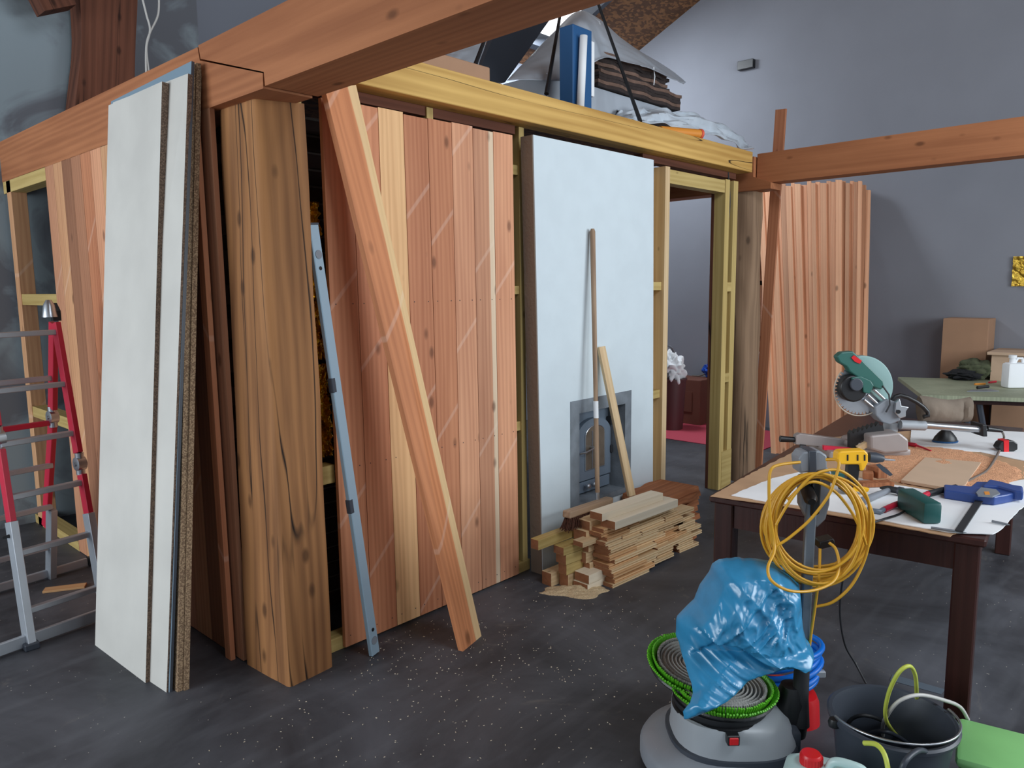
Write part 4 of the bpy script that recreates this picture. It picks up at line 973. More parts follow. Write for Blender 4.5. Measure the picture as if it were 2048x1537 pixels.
o = obj('door_pull', MB().tube(spline([on(1328, 692, 'x', 6.45), on(1340, 693, 'x', 6.4), on(1348, 705, 'x', 6.4), on(1345, 716, 'x', 6.4), on(1332, 720, 'x', 6.45)]), .012, 8), 'steel', smooth=40); tag(o, 'curved steel pipe handle on the wall beyond the door', 'handle')
c = on(1416, 740, 'x', 6.4); o = blob('water_valve', c, .06, plain('blue_valve', srgb(30, 84, 190), .4), 5, .6, 1.6, 20); tag(o, 'blue plastic valve hanging on the wall beyond the door', 'valve')
o = obj('pipe', MB().tube(spline([on(1392, 822, 'x', 6.4), on(1402, 826, 'x', 6.35), on(1414, 820, 'x', 6.4), on(1424, 806, 'x', 6.45)]), .013, 8), 'cable_w', smooth=40); tag(o, 'white curved pipe end low on the wall beyond the door', 'pipe')
o = obj('cable', MB().tube(spline([on(1385, 752, 'x', 6.4), on(1400, 752, 'x', 6.38), on(1412, 745, 'x', 6.38), on(1424, 720, 'x', 6.42), on(1430, 695, 'x', 6.46)]), .007, 8), 'cable_gr', smooth=40); tag(o, 'grey cable running behind the blue valve', 'cable')
# ================================================================== big brown work table
RT = ROT @ V((1, 0, 0)); RT = V((RT.x, RT.y, 0)).normalized(); FW = V((0, 0, 1)).cross(RT)
def cfra(o, yaw=0):
    m = Matrix((RT, FW, V((0, 0, 1)))).transposed().to_4x4(); m.translation = V(o)
    return m @ Matrix.Rotation(yaw, 4, 'Z')
ZT = .75
e1 = V((.11, -.994, 0)).normalized(); e2 = V((.994, .11, 0)).normalized(); NL = V((1.262, -1.268, 0))
TL_, TW_ = 2.35, .955
tm = Matrix((e2, -e1, V((0, 0, 1)))).transposed().to_4x4(); tm.translation = NL+e1*TW_   # local x: away, y: to the left
tb = thing('work_table', 'long dark brown wooden table carrying the saw and tools', 'table', mw=tm)
obj('tabletop', MB().box(0, TL_, 0, TW_, ZT-.03, ZT-.002, .006), 'table', tb, tm)
ap = MB().box(.05, TL_-.05, .03, .055, ZT-.13, ZT-.03).box(.05, TL_-.05, TW_-.055, TW_-.03, ZT-.13, ZT-.03).box(.03, .055, .05, TW_-.05, ZT-.13, ZT-.03).box(TL_-.055, TL_-.03, .05, TW_-.05, ZT-.13, ZT-.03)
obj('apron', ap, 'table', tb, tm)
for x in (.02, TL_-.09):
    for y in (.02, TW_-.09): 
        b_ = Matrix.Translation(tm @ V((x+.035, y+.035, 0))) @ tm.to_3x3().to_4x4()
        obj('leg', MB().box(-.038, .038, -.038, .038, 0, ZT-.03, .005), 'table', tb, b_)
iT = tm.inverted()
def flat(name, pts, z, t, mat, label, cat, jag=0, group=None, holes=None):
    """thin sheet lying level; outline given by pixels on height z"""
    P = [on(a, b, 'z', z) for a, b in pts]; out = []
    random.seed(len(label))
    for i, p in enumerate(P):
        q = P[(i+1) % len(P)]; n = max(1, int((q-p).length/.03)) if jag else 1
        for k in range(n):
            r_ = p.lerp(q, k/n)
            if jag and k: d = (q-p).normalized(); r_ = r_+V((-d.y, d.x, 0))*random.uniform(-jag, jag)
            out.append((r_.x, r_.y))
    c = P[0]; mb = MB().prism([(x-c.x, y-c.y) for x, y in out], 0, t)
    o = obj(name, mb, mat, None, Matrix.Translation((c.x, c.y, z)))
    return tag(o, label, cat, group)
flat('cardboard_sheet', [(1421, 994), (1476, 962), (1640, 878), (1830, 862), (2050, 884), (2045, 1000), (1900, 1075), (1700, 1038), (1560, 1012)], ZT-.0005, .003, 'card', 'brown cardboard sheet covering the dark table', 'cardboard', .004)
flat('white_card', [(1463, 992), (1545, 958), (1600, 945), (1690, 952), (1760, 966), (1900, 990), (2060, 958), (2060, 1000), (2000, 1062), (1985, 1070), (1895, 1066), (1800, 1050), (1700, 1030), (1600, 1012), (1530, 1004)], ZT+.003, .003, 'paper', 'large white card sheet with torn edges at the near end of the table', 'card', .003)
flat('white_card', [(1820, 905), (1822, 862), (1850, 856), (2060, 866), (2060, 925), (1960, 905), (1900, 902)], ZT+.003, .003, 'paper', 'white card sheet at the far side of the table behind the tape measure', 'card', .003)
o = flat('mdf_offcut', [(1802, 966), (1905, 984), (1930, 975), (1962, 930), (1850, 920)], ZT+.0065, .012, 'mdf_lt', 'flat tan board offcut lying on the table in the orange sawdust', 'board')
# orange sawdust
mb = MB(); n = 50; c0 = on(1870, 932, 'z', ZT)
ua = (on(2075, 945, 'z', ZT)-on(1690, 930, 'z', ZT)); ub = (on(1800, 882, 'z', ZT)-on(1880, 978, 'z', ZT))
for i in range(n+1):
    for k in range(n+1):
        u = (i/n-.5); v = (k/n-.5); r_ = math.hypot(u*2, v*2); e = .85+.35*noise.noise(V((math.atan2(v, u)*1.2, 8, 1)))
        h = max(0, 1-r_/e)**.7*.012*(1+.6*noise.noise(V((u*9, v*9, 0))))+.0025*noise.noise(V((u*60, v*60, 1)))+.0015
        p = c0+ua*u+ub*v; mb.v.append((p.x-c0.x, p.y-c0.y, h+.0045-(.01 if r_ > e else 0)))
for i in range(n):
    for k in range(n): a = i*(n+1)+k; mb.f.append((a, a+n+1, a+n+2, a+1))
o = obj('sawdust', mb, 'dust_o', None, Matrix.Translation((c0.x, c0.y, ZT)), smooth=60); tag(o, 'spread of orange sawdust across the middle of the table', 'sawdust', kind='stuff')

# ---------------------------------------------------------------- mitre saw
so = on(1720, 905, 'z', ZT+.008); so = V((so.x, so.y, ZT+.008)); sm_ = cfra(so)
saw = thing('mitre_saw', 'green and grey sliding mitre saw with its round blade tilted up', 'mitre saw', mw=sm_)
simx = sm_.inverted()
def SP(px, py, w=0.0, m=None):
    m = m or sm_; im = m.inverted(); p0 = m @ V((0, w, 0)); n = (m.to_3x3() @ V((0, 1, 0)))
    q = im @ onpl(px, py, p0, n); return (q.x, q.z)
def sprism(name, pts, w0, w1, mat, parent, m=None, smooth=False, bev=0):
    m = m or sm_
    o = obj(name, MB().prism([SP(a, b, w0, m) for a, b in pts], w0, w1, 'y'), mat, parent, m, smooth=smooth)
    if bev:
        bv = o.modifiers.new('b', 'BEVEL'); bv.width = bev; bv.segments = 2; bv.limit_method = 'ANGLE'
    return o
def stube(name, pts, r, mat, parent, m=None, w=0, seg=10):
    m = m or sm_; P = []
    for p in pts:
        ww = p[2] if len(p) > 2 else w; x, z = SP(p[0], p[1], ww, m); P.append((x, ww, z))
    return obj(name, MB().tube(P, r, seg), mat, parent, m, smooth=40)
# base
obj('base', MB().box(-.16, .20, -.10, .16, 0, .035, .008).box(-.20, -.14, -.12, .16, -.004, .03, .006).lathe([(.14, .03), (.145, .045), (.14, .06)], 30, (.07, .03, 0)), 'saw_grey', saw, sm_, smooth=30)
sprism('turntable_arm', [(1741, 872), (1800, 866), (1818, 880), (1818, 905), (1770, 908), (1742, 900)], -.13, -.02, 'saw_grey', saw, bev=.010)
sprism('extension_fence', [(1592, 872), (1600, 868), (1720, 884), (1745, 884), (1745, 902), (1700, 898), (1592, 890)], .02, .06, 'saw_grey', saw, bev=.003)
stube('fence_knob', [(1560, 878), (1590, 880)], [.016, .013], 'black', saw, w=.04); stube('fence_knob', [(1600, 893), (1611, 894)], .010, 'black', saw, w=.0)
rk = [(1700, 905), (1700, 870)]
x0s, x1s = 1702, 1764
for i in range(7):
    t = i/7; rk += [(1700+62*t, 868-20*t), (1700+62*t+4, 862-20*t), (1700+62*t+6, 868-20*t)]
rk += [(1766, 852), (1768, 862), (1722, 882), (1714, 905)]
sprism('fence_clamp', rk, -.06, -.03, 'black', saw)
sprism('scale_plate', [(1716, 895), (1764, 868), (1800, 866), (1770, 880), (1722, 902)], -.09, -.062, 'pine', saw)
# blade
bc_ = SP(1722, 778); edge = SP(1670, 778); R_ = abs(bc_[0]-edge[0])
pts = []
for i in range(44):
    a = 2*math.pi*i/44; a2 = a+2*math.pi/44*.55; a3 = a+2*math.pi/44*.7
    pts += [(bc_[0]+R_*math.cos(a), bc_[1]+R_*math.sin(a)), (bc_[0]+R_*.985*math.cos(a2), bc_[1]+R_*.985*math.sin(a2)), (bc_[0]+R_*.9*math.cos(a3), bc_[1]+R_*.9*math.sin(a3))]
obj('blade', MB().prism(pts, 0, .003, 'y'), 'steel', saw, sm_)
def arc(cx, cy, r_, a0, a1, n=16): return [(cx+r_*math.cos(math.radians(a0+(a1-a0)*i/n)), cy-r_*math.sin(math.radians(a0+(a1-a0)*i/n))) for i in range(n+1)]
gd = arc(1727, 772, 60, 112, -42)+arc(1727, 772, 8, -42, 112, 4)
sprism('blade_guard', gd, -.022, .03, plain('pale_green_guard', srgb(140, 172, 170), .35), saw, bev=.005, smooth=30)
obj('lower_guard_rim', MB().tube([(bc_[0]+(R_+.006)*math.cos(math.radians(a)), -.004, bc_[1]+(R_+.006)*math.sin(math.radians(a))) for a in range(140, 325, 6)], .003, 6), plain('clear_guard', srgb(190, 180, 165), .3), saw, sm_)
sprism('handle', [(1674, 714), (1684, 705), (1706, 703), (1716, 712), (1767, 762), (1770, 774), (1762, 780), (1740, 772), (1700, 744), (1694, 734), (1680, 726)], -.05, .0, 'green_saw', saw, bev=.006)
sprism('trigger', [(1703, 716), (1708, 711), (1724, 722), (1720, 728), (1710, 724)], -.055, -.045, 'red2', saw)
sprism('motor_housing', arc(1708, 778, 27, 0, 360, 24)[:-1], -.05, -.003, 'black', saw, bev=.008, smooth=30)
sprism('gear_cover', [(1704, 756), (1722, 753), (1742, 762), (1748, 772), (1740, 788), (1728, 786), (1724, 770), (1706, 768)], -.062, -.04, 'green_saw', saw, bev=.004)
sprism('motor_cap', arc(1714, 770, 13, 0, 360, 18)[:-1], -.066, -.05, 'grey_dk', saw, bev=.004)
for a, b in (((1735, 790), (1770, 822)), ((1746, 778), (1786, 815)), ((1728, 800), (1760, 826))): stube('arm_rod', [a, b], .007, 'steel', saw, w=-.02)
sprism('pivot_block', [(1750, 815), (1775, 798), (1797, 806), (1802, 842), (1780, 850), (1765, 846), (1752, 832)], -.04, .05, 'grey_pl', saw, bev=.006)
sprism('lock_lever', [(1792, 806), (1800, 798), (1803, 812), (1818, 815), (1812, 824), (1812, 834), (1800, 838), (1790, 826)], -.06, -.04, 'steel', saw, bev=.003)
stube('lever_hub', [(1797, 824, -.07), (1797, 824, -.04)], .010, 'black', saw)
stube('carry_handle', spline([(1784, 800, 0), (1792, 792, 0), (1806, 791, 0), (1832, 803, 0), (1854, 822, 0), (1856, 832, 0), (1848, 834, 0)], 6) if False else [(1784, 802), (1790, 794), (1800, 791), (1815, 795), (1832, 804), (1846, 814), (1855, 824), (1856, 832), (1847, 834)], .011, 'black', saw, w=-.02)
stube('slide_rail', [(1800, 850), (1850, 852)], .024, 'grey_lt', saw, w=.02); stube('slide_rail', [(1845, 850), (1970, 860)], .016, 'steel', saw, w=.02, seg=14); stube('slide_rail', [(1845, 852, .07), (1970, 862, .07)], .014, 'steel', saw)
sprism('rail_end', [(1965, 850), (1974, 850), (1975, 874), (1966, 874)], -.01, .09, 'black', saw, bev=.003)
stube('rail_knob', [(1974, 858), (1990, 860), (2004, 862)], [.014, .012, .009], 'black', saw, w=.02)
stube('column', [(1782, 846), (1778, 880)], .035, 'grey_lt', saw, w=.06, seg=16)
stube('power_cord', [(1765, 772), (1778, 790), (1780, 810), (1772, 825)], .004, 'cable_b', saw, w=-.05)
# dust bag: soft box
mb = MB(); a0, a1 = SP(1838, 792, .05), SP(1937, 845, .05)
nx, nz = 20, 10; 
for side in (0, 1):
    for i in range(nx+1):
        for k in range(nz+1):
            u, v = i/nx, k/nz; bulge = .05*(math.sin(math.pi*v)**.5)*(math.sin(math.pi*min(1, u+.12))**.4 if u < .9 else .7)
            fold = .010*abs(noise.noise(V((u*7, v*2, side*5))))
            x = a0[0]+(a1[0]-a0[0])*u+(.012*(1-v) if u == 0 else 0); z = a1[1]+(a0[1]-a1[1])*(v*(.92+.08*math.cos(u*5)))
            mb.v.append((x, .05+(-1 if side == 0 else 1)*(bulge+fold), z))
for side in (0, 1):
    o_ = side*(nx+1)*(nz+1)
    for i in range(nx):
        for k in range(nz): a = o_+i*(nz+1)+k; mb.f.append((a, a+nz+1, a+nz+2, a+1))
m_ = (nx+1)*(nz+1)
for i in range(nx): mb.f += [(i*(nz+1), m_+i*(nz+1), m_+(i+1)*(nz+1), (i+1)*(nz+1)), (i*(nz+1)+nz, (i+1)*(nz+1)+nz, m_+(i+1)*(nz+1)+nz, m_+i*(nz+1)+nz)]
for k in range(nz): mb.f += [(k, k+1, m_+k+1, m_+k), (nx*(nz+1)+k, m_+nx*(nz+1)+k, m_+nx*(nz+1)+k+1, nx*(nz+1)+k+1)]
obj('dust_bag', mb, 'cloth_t', saw, sm_, smooth=40)
# ---------------------------------------------------------------- tools on the table
def tfr(px, py, yaw=0, z=ZT+.007): p = on(px, py, 'z', z); return cfra(V((p.x, p.y, z)), yaw)
m = tfr(1712, 986); dl = thing('power_drill', 'yellow cordless drill standing on its battery beside the cable coil', 'drill', mw=m)
sprism('body', [(1676, 908), (1682, 903), (1730, 901), (1737, 908), (1737, 926), (1728, 942), (1722, 944), (1720, 930), (1682, 930), (1675, 924)], -.025, .025, 'drill_y', dl, m, bev=.007)
sprism('handle', [(1697, 928), (1722, 928), (1716, 972), (1694, 972)], -.016, .016, 'black', dl, m, bev=.005)
sprism('battery', [(1688, 972), (1724, 970), (1728, 984), (1688, 986)], -.03, .03, 'black', dl, m, bev=.004)
sprism('battery_label', [(1708, 972), (1740, 978), (1736, 985), (1706, 984)], -.034, -.012, 'drill_y', dl, m, bev=.002)
stube('chuck', [(1737, 915), (1752, 916), (1766, 918)], [.020, .021, .014], 'grey_dk', dl, m); stube('bit', [(1766, 919), (1790, 921)], [.005, .003], 'steel', dl, m)
sprism('trigger', [(1722, 932), (1727, 932), (1725, 943), (1721, 943)], -.009, .009, 'black', dl, m)
sprism('belt_hook', [(1752, 930), (1760, 928), (1776, 940), (1786, 950), (1780, 953), (1766, 944)], -.022, -.018, 'grey_dk', dl, m)
for a in (1694, 1714, 1728): sprism('vent', [(a, 910), (a+3, 910), (a+3, 922), (a, 922)], -.0265, -.02, 'black', dl, m)
m = tfr(1790, 986); hm = thing('hammer', 'claw hammer with grey handle lying on the white card', 'hammer', mw=m)
def fl_(px, py, h=0): p = on(px, py, 'z', ZT+.007+h); return m.inverted() @ p
def tubeon(name, L_, r, mat, parent, mm, h=0, seg=10):
    P = []
    for q in L_:
        z = ZT+.007+(q[2] if len(q) > 2 else h); P.append(mm.inverted() @ on(q[0], q[1], 'z', z))
    return obj(name, MB().tube(P, r, seg), mat, parent, mm, smooth=40)
tubeon('handle', [(1722, 1004, .014), (1750, 992, .014), (1778, 981, .014)], [.016, .013, .011], 'grey_pl', hm, m); tubeon('head', [(1760, 976, .016), (1775, 978, .018), (1797, 982, .018)], [.004, .013, .013], 'iron_dark', hm, m); tubeon('face', [(1797, 982, .018), (1806, 984, .018)], .017, 'grey_dk', hm, m)
m = tfr(1800, 1010); cb = thing('pry_bar', 'bent red bar with bare ends lying across the white card', 'bar', mw=m)
tubeon('red_grip', [(1768, 1020, .012), (1790, 1010, .012), (1832, 998, .012), (1856, 988, .012)], .011, 'red', cb, m); tubeon('bare_end', [(1738, 1018, .010), (1745, 1022, .010), (1760, 1024, .010), (1768, 1019, .012)], .0095, 'iron', cb, m); tubeon('bare_end', [(1856, 988, .012), (1885, 981, .014), (1912, 975, .016)], .012, 'iron_dark', cb, m)
# dark green box
a, b, c = on(1812, 1016, 'z', ZT+.006), on(1846, 1050, 'z', ZT+.006), on(1884, 1050, 'z', ZT+.006)
ux = (c-b).normalized(); lx = (c-b).length; uy = (a-b); uy = (uy-ux*uy.dot(ux)); ly = max(uy.length, .13); uy.normalize()
mm = Matrix((ux, uy, V((0, 0, 1)))).transposed().to_4x4(); mm.translation = b
o = obj('tool_case', MB().box(0, lx, 0, ly, 0, .078, .012), 'green_box', None, mm, smooth=40); tag(o, 'small dark green box with rounded edges at the near edge of the table', 'box')
# blue clamp
p = on(1955, 1000, 'z', ZT+.006); m = Matrix.Translation((p.x, p.y, ZT+.0065)); cl = thing('bar_clamp', 'blue quick bar clamp lying on the white card at the right edge', 'clamp', mw=m)
def fprism(name, L_, z0, z1, mat, parent, mm, zref=None, bev=0):
    P = [mm.inverted() @ on(a, b, 'z', ZT+.0065+(zref if zref is not None else z0)) for a, b in L_]
    o = obj(name, MB().prism([(q.x, q.y) for q in P], z0, z1), mat, parent, mm)
    if bev: bv = o.modifiers.new('b', 'BEVEL'); bv.width = bev; bv.segments = 2; bv.limit_method = 'ANGLE'
    return o
fprism('body', [(1888, 998), (1887, 986), (1940, 990), (1952, 980), (1995, 982), (2044, 990), (2046, 1000), (2010, 1008), (1988, 1012), (1940, 1006)], 0, .035, 'blue_tool', cl, m, .0, .005)
fprism('grip', [(1965, 978), (1978, 966), (2000, 970), (2044, 982), (2046, 992), (2030, 990), (1995, 980)], .01, .045, 'blue_tool', cl, m, .03, .006)
fprism('pad', [(1952, 988), (1962, 978), (1992, 982), (2000, 990), (1985, 996), (1956, 994)], .035, .041, 'grey_pl', cl, m, .035); fprism('label_plate', [(1968, 984), (1978, 984), (1980, 990), (1970, 990)], .041, .042, 'orange', cl, m, .041)
fprism('bar', [(1950, 1002), (1966, 1003), (1926, 1064), (1910, 1061)], .006, .012, 'iron_dark', cl, m, .01)
m = tfr(1890, 884); sd = thing('sanding_block', 'black rounded sanding block with a thin blue base', 'sanding block', mw=m)
blob_m = MB().lathe([(.0, .075), (.012, .07), (.035, .05), (.055, .025), (.062, .008), (.062, .006)], 24, (0, 0, 0), sx=1, sy=.7); obj('body', blob_m, 'black', sd, m, smooth=50); obj('base', MB().lathe([(.064, .0), (.066, .007), (.06, .009)], 24, sx=1, sy=.7), 'blue_wrap', sd, m)
m = tfr(2016, 902); tp = thing('tape_measure', 'red and black tape measure on the white card at the far right', 'tape measure', mw=m)
sprism('case', [(1996, 896), (2002, 886), (2010, 882), (2028, 882), (2036, 888), (2036, 900), (2028, 904), (2004, 904)], -.02, .025, 'black', tp, m, bev=.005); sprism('red_band', [(2008, 882), (2018, 881), (2018, 904.5), (2008, 904.5)], -.022, .027, 'red2', tp, m)
def cable(name, pts, r, mat, label, z=ZT+.012, grp=None, n=8):
    P = []
    for q in pts: P.append(on(q[0], q[1], 'z', q[2] if len(q) > 2 else z))
    o = obj(name, MB().tube(spline(P, n), r, 8), mat, smooth=60); return tag(o, label, 'cable', grp)
cable('saw_cable', [(2003, 862, ZT+.10), (2008, 876, ZT+.04), (2000, 900), (1986, 925), (1972, 943), (1945, 958), (1920, 970)], .0055, 'cable_gr', 'grey power cable from the saw rail across the sawdust')
cable('thin_cable', [(1745, 1046), (1770, 1038), (1800, 1028), (1822, 1012)], .004, 'cable_b', 'thin black cable on the table beside the dark green box')
for i, (L_, lab, mat) in enumerate([([(1862, 1056), (1925, 1065)], 'grey pencil lying at the near edge of the table', 'grey_pl'), ([(1984, 1043), (2012, 1049)], 'grey pencil lying near the torn right corner of the card', 'grey_pl')]):
    P = [on(a, b, 'z', ZT+.012) for a, b in L_]; o = obj('pencil', MB().tube(P+[P[1]+(P[1]-P[0]).normalized()*.012], [.005, .005, .001], 6), mat); tag(o, lab, 'pencil')
m = tfr(1830, 892); sc_ = thing('screwdriver', 'slim red-handled tool lying in the sawdust beside the saw base', 'screwdriver', mw=m)
tubeon('handle', [(1804, 886, .012), (1832, 891, .012)], .010, 'red', sc_, m); tubeon('shaft', [(1832, 891, .012), (1862, 902, .008)], [.006, .003], 'red', sc_, m)
m = tfr(1672, 912, z=ZT+.006); kn_ = thing('red_clamp', 'red and black tool lying beneath the front of the saw', 'clamp', mw=m)
sprism('red_bar', [(1648, 892), (1704, 897), (1700, 905), (1648, 901)], -.01, .01, 'red', kn_, m); sprism('black_body', [(1656, 901), (1700, 905), (1690, 920), (1658, 916)], -.012, .012, 'black', kn_, m)
for i, (px, py, w_, l_, h_, yaw, lab, mat) in enumerate([(1752, 962, .05, .07, .045, .3, 'small orange wood block standing behind the drill handle', 'rough_larch'), (1735, 966, .04, .05, .03, -.4, 'little orange wood block just right of the drill battery', 'rough_larch'), (1750, 972, .14, .05, .018, .1, 'flat orange offcut lying under the small wood blocks', 'rough_larch')]):
    mm = tfr(px, py, yaw, ZT+.008); o = obj('wood_block', MB().box(-w_/2, w_/2, -l_/2, l_/2, 0 if i == 2 else .018, h_+(0 if i == 2 else .018), .002), mat, None, mm); tag(o, lab, 'wood block')
m = tfr(1675, 965, z=ZT+.006); o = obj('small_case', MB().box(-.03, .03, -.03, .03, 0, .05, .006), 'green_box', None, m); tag(o, 'small teal box on the table seen through the cable coil', 'box')

# ================================================================== second work bench, cabinet, things on it
z2 = .75
a = on(1843, 790, 'z', z2); b = on(1888, 757, 'z', z2); c = on(2060, 797, 'z', z2)
ux = (c-a); lx = .9; ux.normalize(); uy = (b-a); uy = (uy-ux*uy.dot(ux)); ly = uy.length; uy.normalize()
mm = Matrix((ux, uy, V((0, 0, 1)))).transposed().to_4x4(); mm.translation = V((a.x, a.y, 0))
wb = thing('work_bench', 'low bench with a pale green board top on dark trestle legs', 'bench', mw=mm)
wt = MB().box(0, ly+.02, 0, lx, 0, .022); 
obj('worktop', MB().box(0, lx, 0, ly, z2-.03, z2), 'worktop', wb, mm)
gl_ = MB()
for k in (.18, .32, .46): gl_.box(.08, .11, ly*.1, ly*.85, z2, z2+.001)
for x0, x1 in ((.40, .55), (.30, .45)):
    for y in (.12, ly-.12): obj('leg', MB().tube([(x0, y, z2-.03), (x1, y, 0)], .022, 6), 'grey_dk', wb, mm)
obj('rail', MB().box(.2, .75, .08, .12, z2-.07, z2-.03), 'table', wb, mm)
for i, yy in enumerate((.25, .38, .51)):
    pass
B_ = V((ux.y, -ux.x, 0))
CXF = 6.22
cx0 = on(1887, 637, 'x', CXF)
cb = thing('tall_cabinet', 'tall plain brown board cabinet standing before the grey wall', 'cabinet', (CXF, cx0.y, 0))
yr = on(1979, 637, 'x', CXF).y
obj('carcass', MB().box(CXF, 6.49, yr, cx0.y, 0, cx0.z, .003), 'mdf', cb, Matrix()); obj('front_panel', MB().box(CXF-.015, CXF, yr+.003, cx0.y-.003, .01, cx0.z-.006, .001), 'mdf', cb, Matrix())
o = obj('low_cabinet', MB().box(6.0, 6.45, -2.6, yr-.10, 0, .72, .004), 'mdf'); tag(o, 'low plain brown board cabinet behind the bench at the right edge', 'cabinet')
o = obj('pale_board', MB().box(5.95, 6.45, -2.62, yr-.05, .97, .995, .002).box(5.98, 6.02, -2.58, yr-.08, .721, .97), 'mdf_lt'); tag(o, 'pale board shelf behind the bench at the right edge', 'shelf')
p = on(1952, 757, 'z', z2); o = blob('folded_coat', V((p.x, p.y, z2+.07)), .15, 'cloth_g', 4, .35, 1.5, 40, sz=.6); tag(o, 'crumpled olive green cloth heaped on the bench', 'cloth')
p = on(1935, 758, 'z', z2); o = blob('black_cloth', V((p.x-.05, p.y+.02, z2+.035)), .13, 'cloth_k', 9, .4, 1.9, 30, sz=.35); tag(o, 'black cloth beneath the olive one on the bench', 'cloth')
p = on(2026, 776, 'z', z2); m = cfra(V((p.x, p.y, z2))); jc = thing('plastic_bottle', 'white plastic canister standing on the bench at the right edge', 'canister', mw=m)
obj('body', MB().box(-.075, .075, -.05, .05, 0, .20, .02), 'paper', jc, m, smooth=40); obj('neck', MB().lathe([(.022, .20), (.022, .235), (.028, .235), (.028, .26)], 18, (-.02, 0, 0)), 'paper', jc, m, smooth=40)
obj('handle', MB().tube([(.0, 0, .20), (.02, 0, .235), (.055, 0, .235), (.065, 0, .20)], .011, 8), 'paper', jc, m, smooth=40)
p = on(1965, 783, 'z', z2); m = cfra(V((p.x, p.y, z2)), .2); tr = thing('hand_trowel', 'flat grey trowel lying on the bench before the canister', 'trowel', mw=m)
obj('blade', MB().prism([(-.14, 0), (.10, -.05), (.12, .05), (-.04, .06)], .002, .006), 'grey_pl', tr, m); obj('handle', MB().tube([(-.05, 0, .03), (.05, 0, .035)], .012, 8), 'black', tr, m)
for i, (px, py, c_, yaw, lab) in enumerate([(1960, 768, 'orange', .2, 'orange'), (1985, 764, 'red', .5, 'red'), (1995, 758, 'paper', .6, 'white')]):
    p = on(px, py, 'z', z2+.01); m = cfra(V((p.x, p.y, z2+.008)), yaw); o = obj('marker', MB().tube([(-.05, 0, 0), (.05, 0, 0)], .008, 8), c_, None, m); tag(o, f'{lab} tool handle lying on the bench by the canister', 'tool')
# ================================================================== floor machine with pads, bag and cable
MC = V((.745, -1.60, 0)); mm = cfra(MC)
fm = thing('floor_machine', 'grey single-disc floor scrubbing machine with an upright handle pole', 'floor machine', mw=mm)
def D_of(p): return -((ROT.transposed() @ (V(p)-CAM)).z)
def L2W(x, y, z): return mm @ V((x, y, z))
obj('disc_skirt', MB().lathe([(.245, .012), (.262, .02), (.262, .055), (.25, .075), (.20, .10), (.15, .11)], 56), 'grey_pl', fm, mm, smooth=40)
obj('floor_brush', MB().lathe([(.23, 0), (.235, .02), (.2, .03)], 48), 'black', fm, mm)
def ring(rx, ry, z, cx=0, cy=0, n=44, sq=2.6):
    out = []
    for k in range(n):
        a = 2*math.pi*k/n; c, s = math.cos(a), math.sin(a); q = (abs(c)**sq+abs(s)**sq)**(-1/sq); out.append(V((cx+rx*q*c, cy+ry*q*s, z)))
    return out
loft([ring(.205, .185, .075, .035), ring(.212, .19, .085, .035), ring(.208, .188, .115, .035)], 'grey_dk', 'lower_body', fm, 40, mm)
loft([ring(.200, .178, .115, .04), ring(.197, .175, .13, .04), ring(.185, .168, .18, .03), ring(.168, .155, .205, .015), ring(.12, .12, .215, 0)], 'grey_lt', 'motor_cover', fm, 45, mm)
obj('black_band', MB().lathe([(.152, .196), (.158, .20), (.158, .206), (.15, .21)], 44, (-.0, 0, 0)), 'black', fm, mm, smooth=40)
obj('top_plate', MB().lathe([(.15, .21), (.155, .218), (.155, .232), (.11, .236)], 44, (-.0, 0, 0)), 'black_rubber', fm, mm, smooth=40)
sw = onpl(1466, 1480, mm @ V((0, -.18, 0)), FW); sl = mm.inverted() @ sw
obj('switch_frame', MB().box(sl.x-.019, sl.x+.019, -.19, -.16, sl.z-.017, sl.z+.017, .003), 'black', fm, mm); obj('switch', MB().box(sl.x-.014, sl.x+.014, -.194, -.18, sl.z-.012, sl.z+.012, .002), 'red2', fm, mm)
for x, y in ((-.22, -.06), (-.15, -.19), (.0, -.24)): obj('bolt', MB().lathe([(.006, .072), (.006, .082), (.003, .085)], 8, (x, y, 0)), 'steel', fm, mm)
# handle pole
PB = L2W(.235, -.02, .22); DP = D_of(PB)
PT = dep(1628, 905, DP-.02); PBt = dep(1598, 1440, DP)
def polep(py, d=0): t = (py-1440)/(905-1440); return PBt+(PT-PBt)*t+FW*d
loft([ring(.05, .05, .10, .235), ring(.058, .055, .16, .235), ring(.05, .05, .22, .238), ring(.034, .034, .27, .24)], 'black', 'tilt_joint', fm, 40, mm)
obj('side_block', MB().box(.15, .24, -.10, .05, .085, .16, .012), 'grey_dk', fm, mm, smooth=40)
obj('pole_sleeve', MB().tube([polep(1450), polep(1395), polep(1320)], [.034, .026, .024], 16), 'black_rubber', fm, Matrix(), smooth=40)
pl_ = polep(1320); pt_ = polep(985)
obj('pole', MB().box(-.017, .017, -.012, .012, 0, (pt_-pl_).length, .005), 'pole_grey', fm, frame(pl_, pt_, RT), smooth=40)
hmx = cfra(polep(965)); 
def HP(name, pts, w0, w1, mat, bev=.006): return sprism(name, pts, w0, w1, mat, fm, hmx, 30, bev)
HP('handle_housing', [(1597, 918), (1606, 905), (1640, 902), (1655, 912), (1655, 938), (1646, 942), (1600, 948)], -.03, .04, 'grey_pl'); HP('housing_band', [(1618, 902), (1634, 902), (1634, 946), (1618, 948)], -.035, .043, 'grey_dk', .003)
HP('bracket', [(1600, 965), (1655, 935), (1664, 945), (1660, 1010), (1652, 1040), (1634, 1058), (1612, 1034), (1600, 1010)], -.012, .02, 'grey_pl'); HP('lever', [(1628, 950), (1645, 948), (1640, 1030), (1622, 1035)], -.03, .022, 'black')
g = hmx.inverted() @ dep(1616, 992, DP-.06)
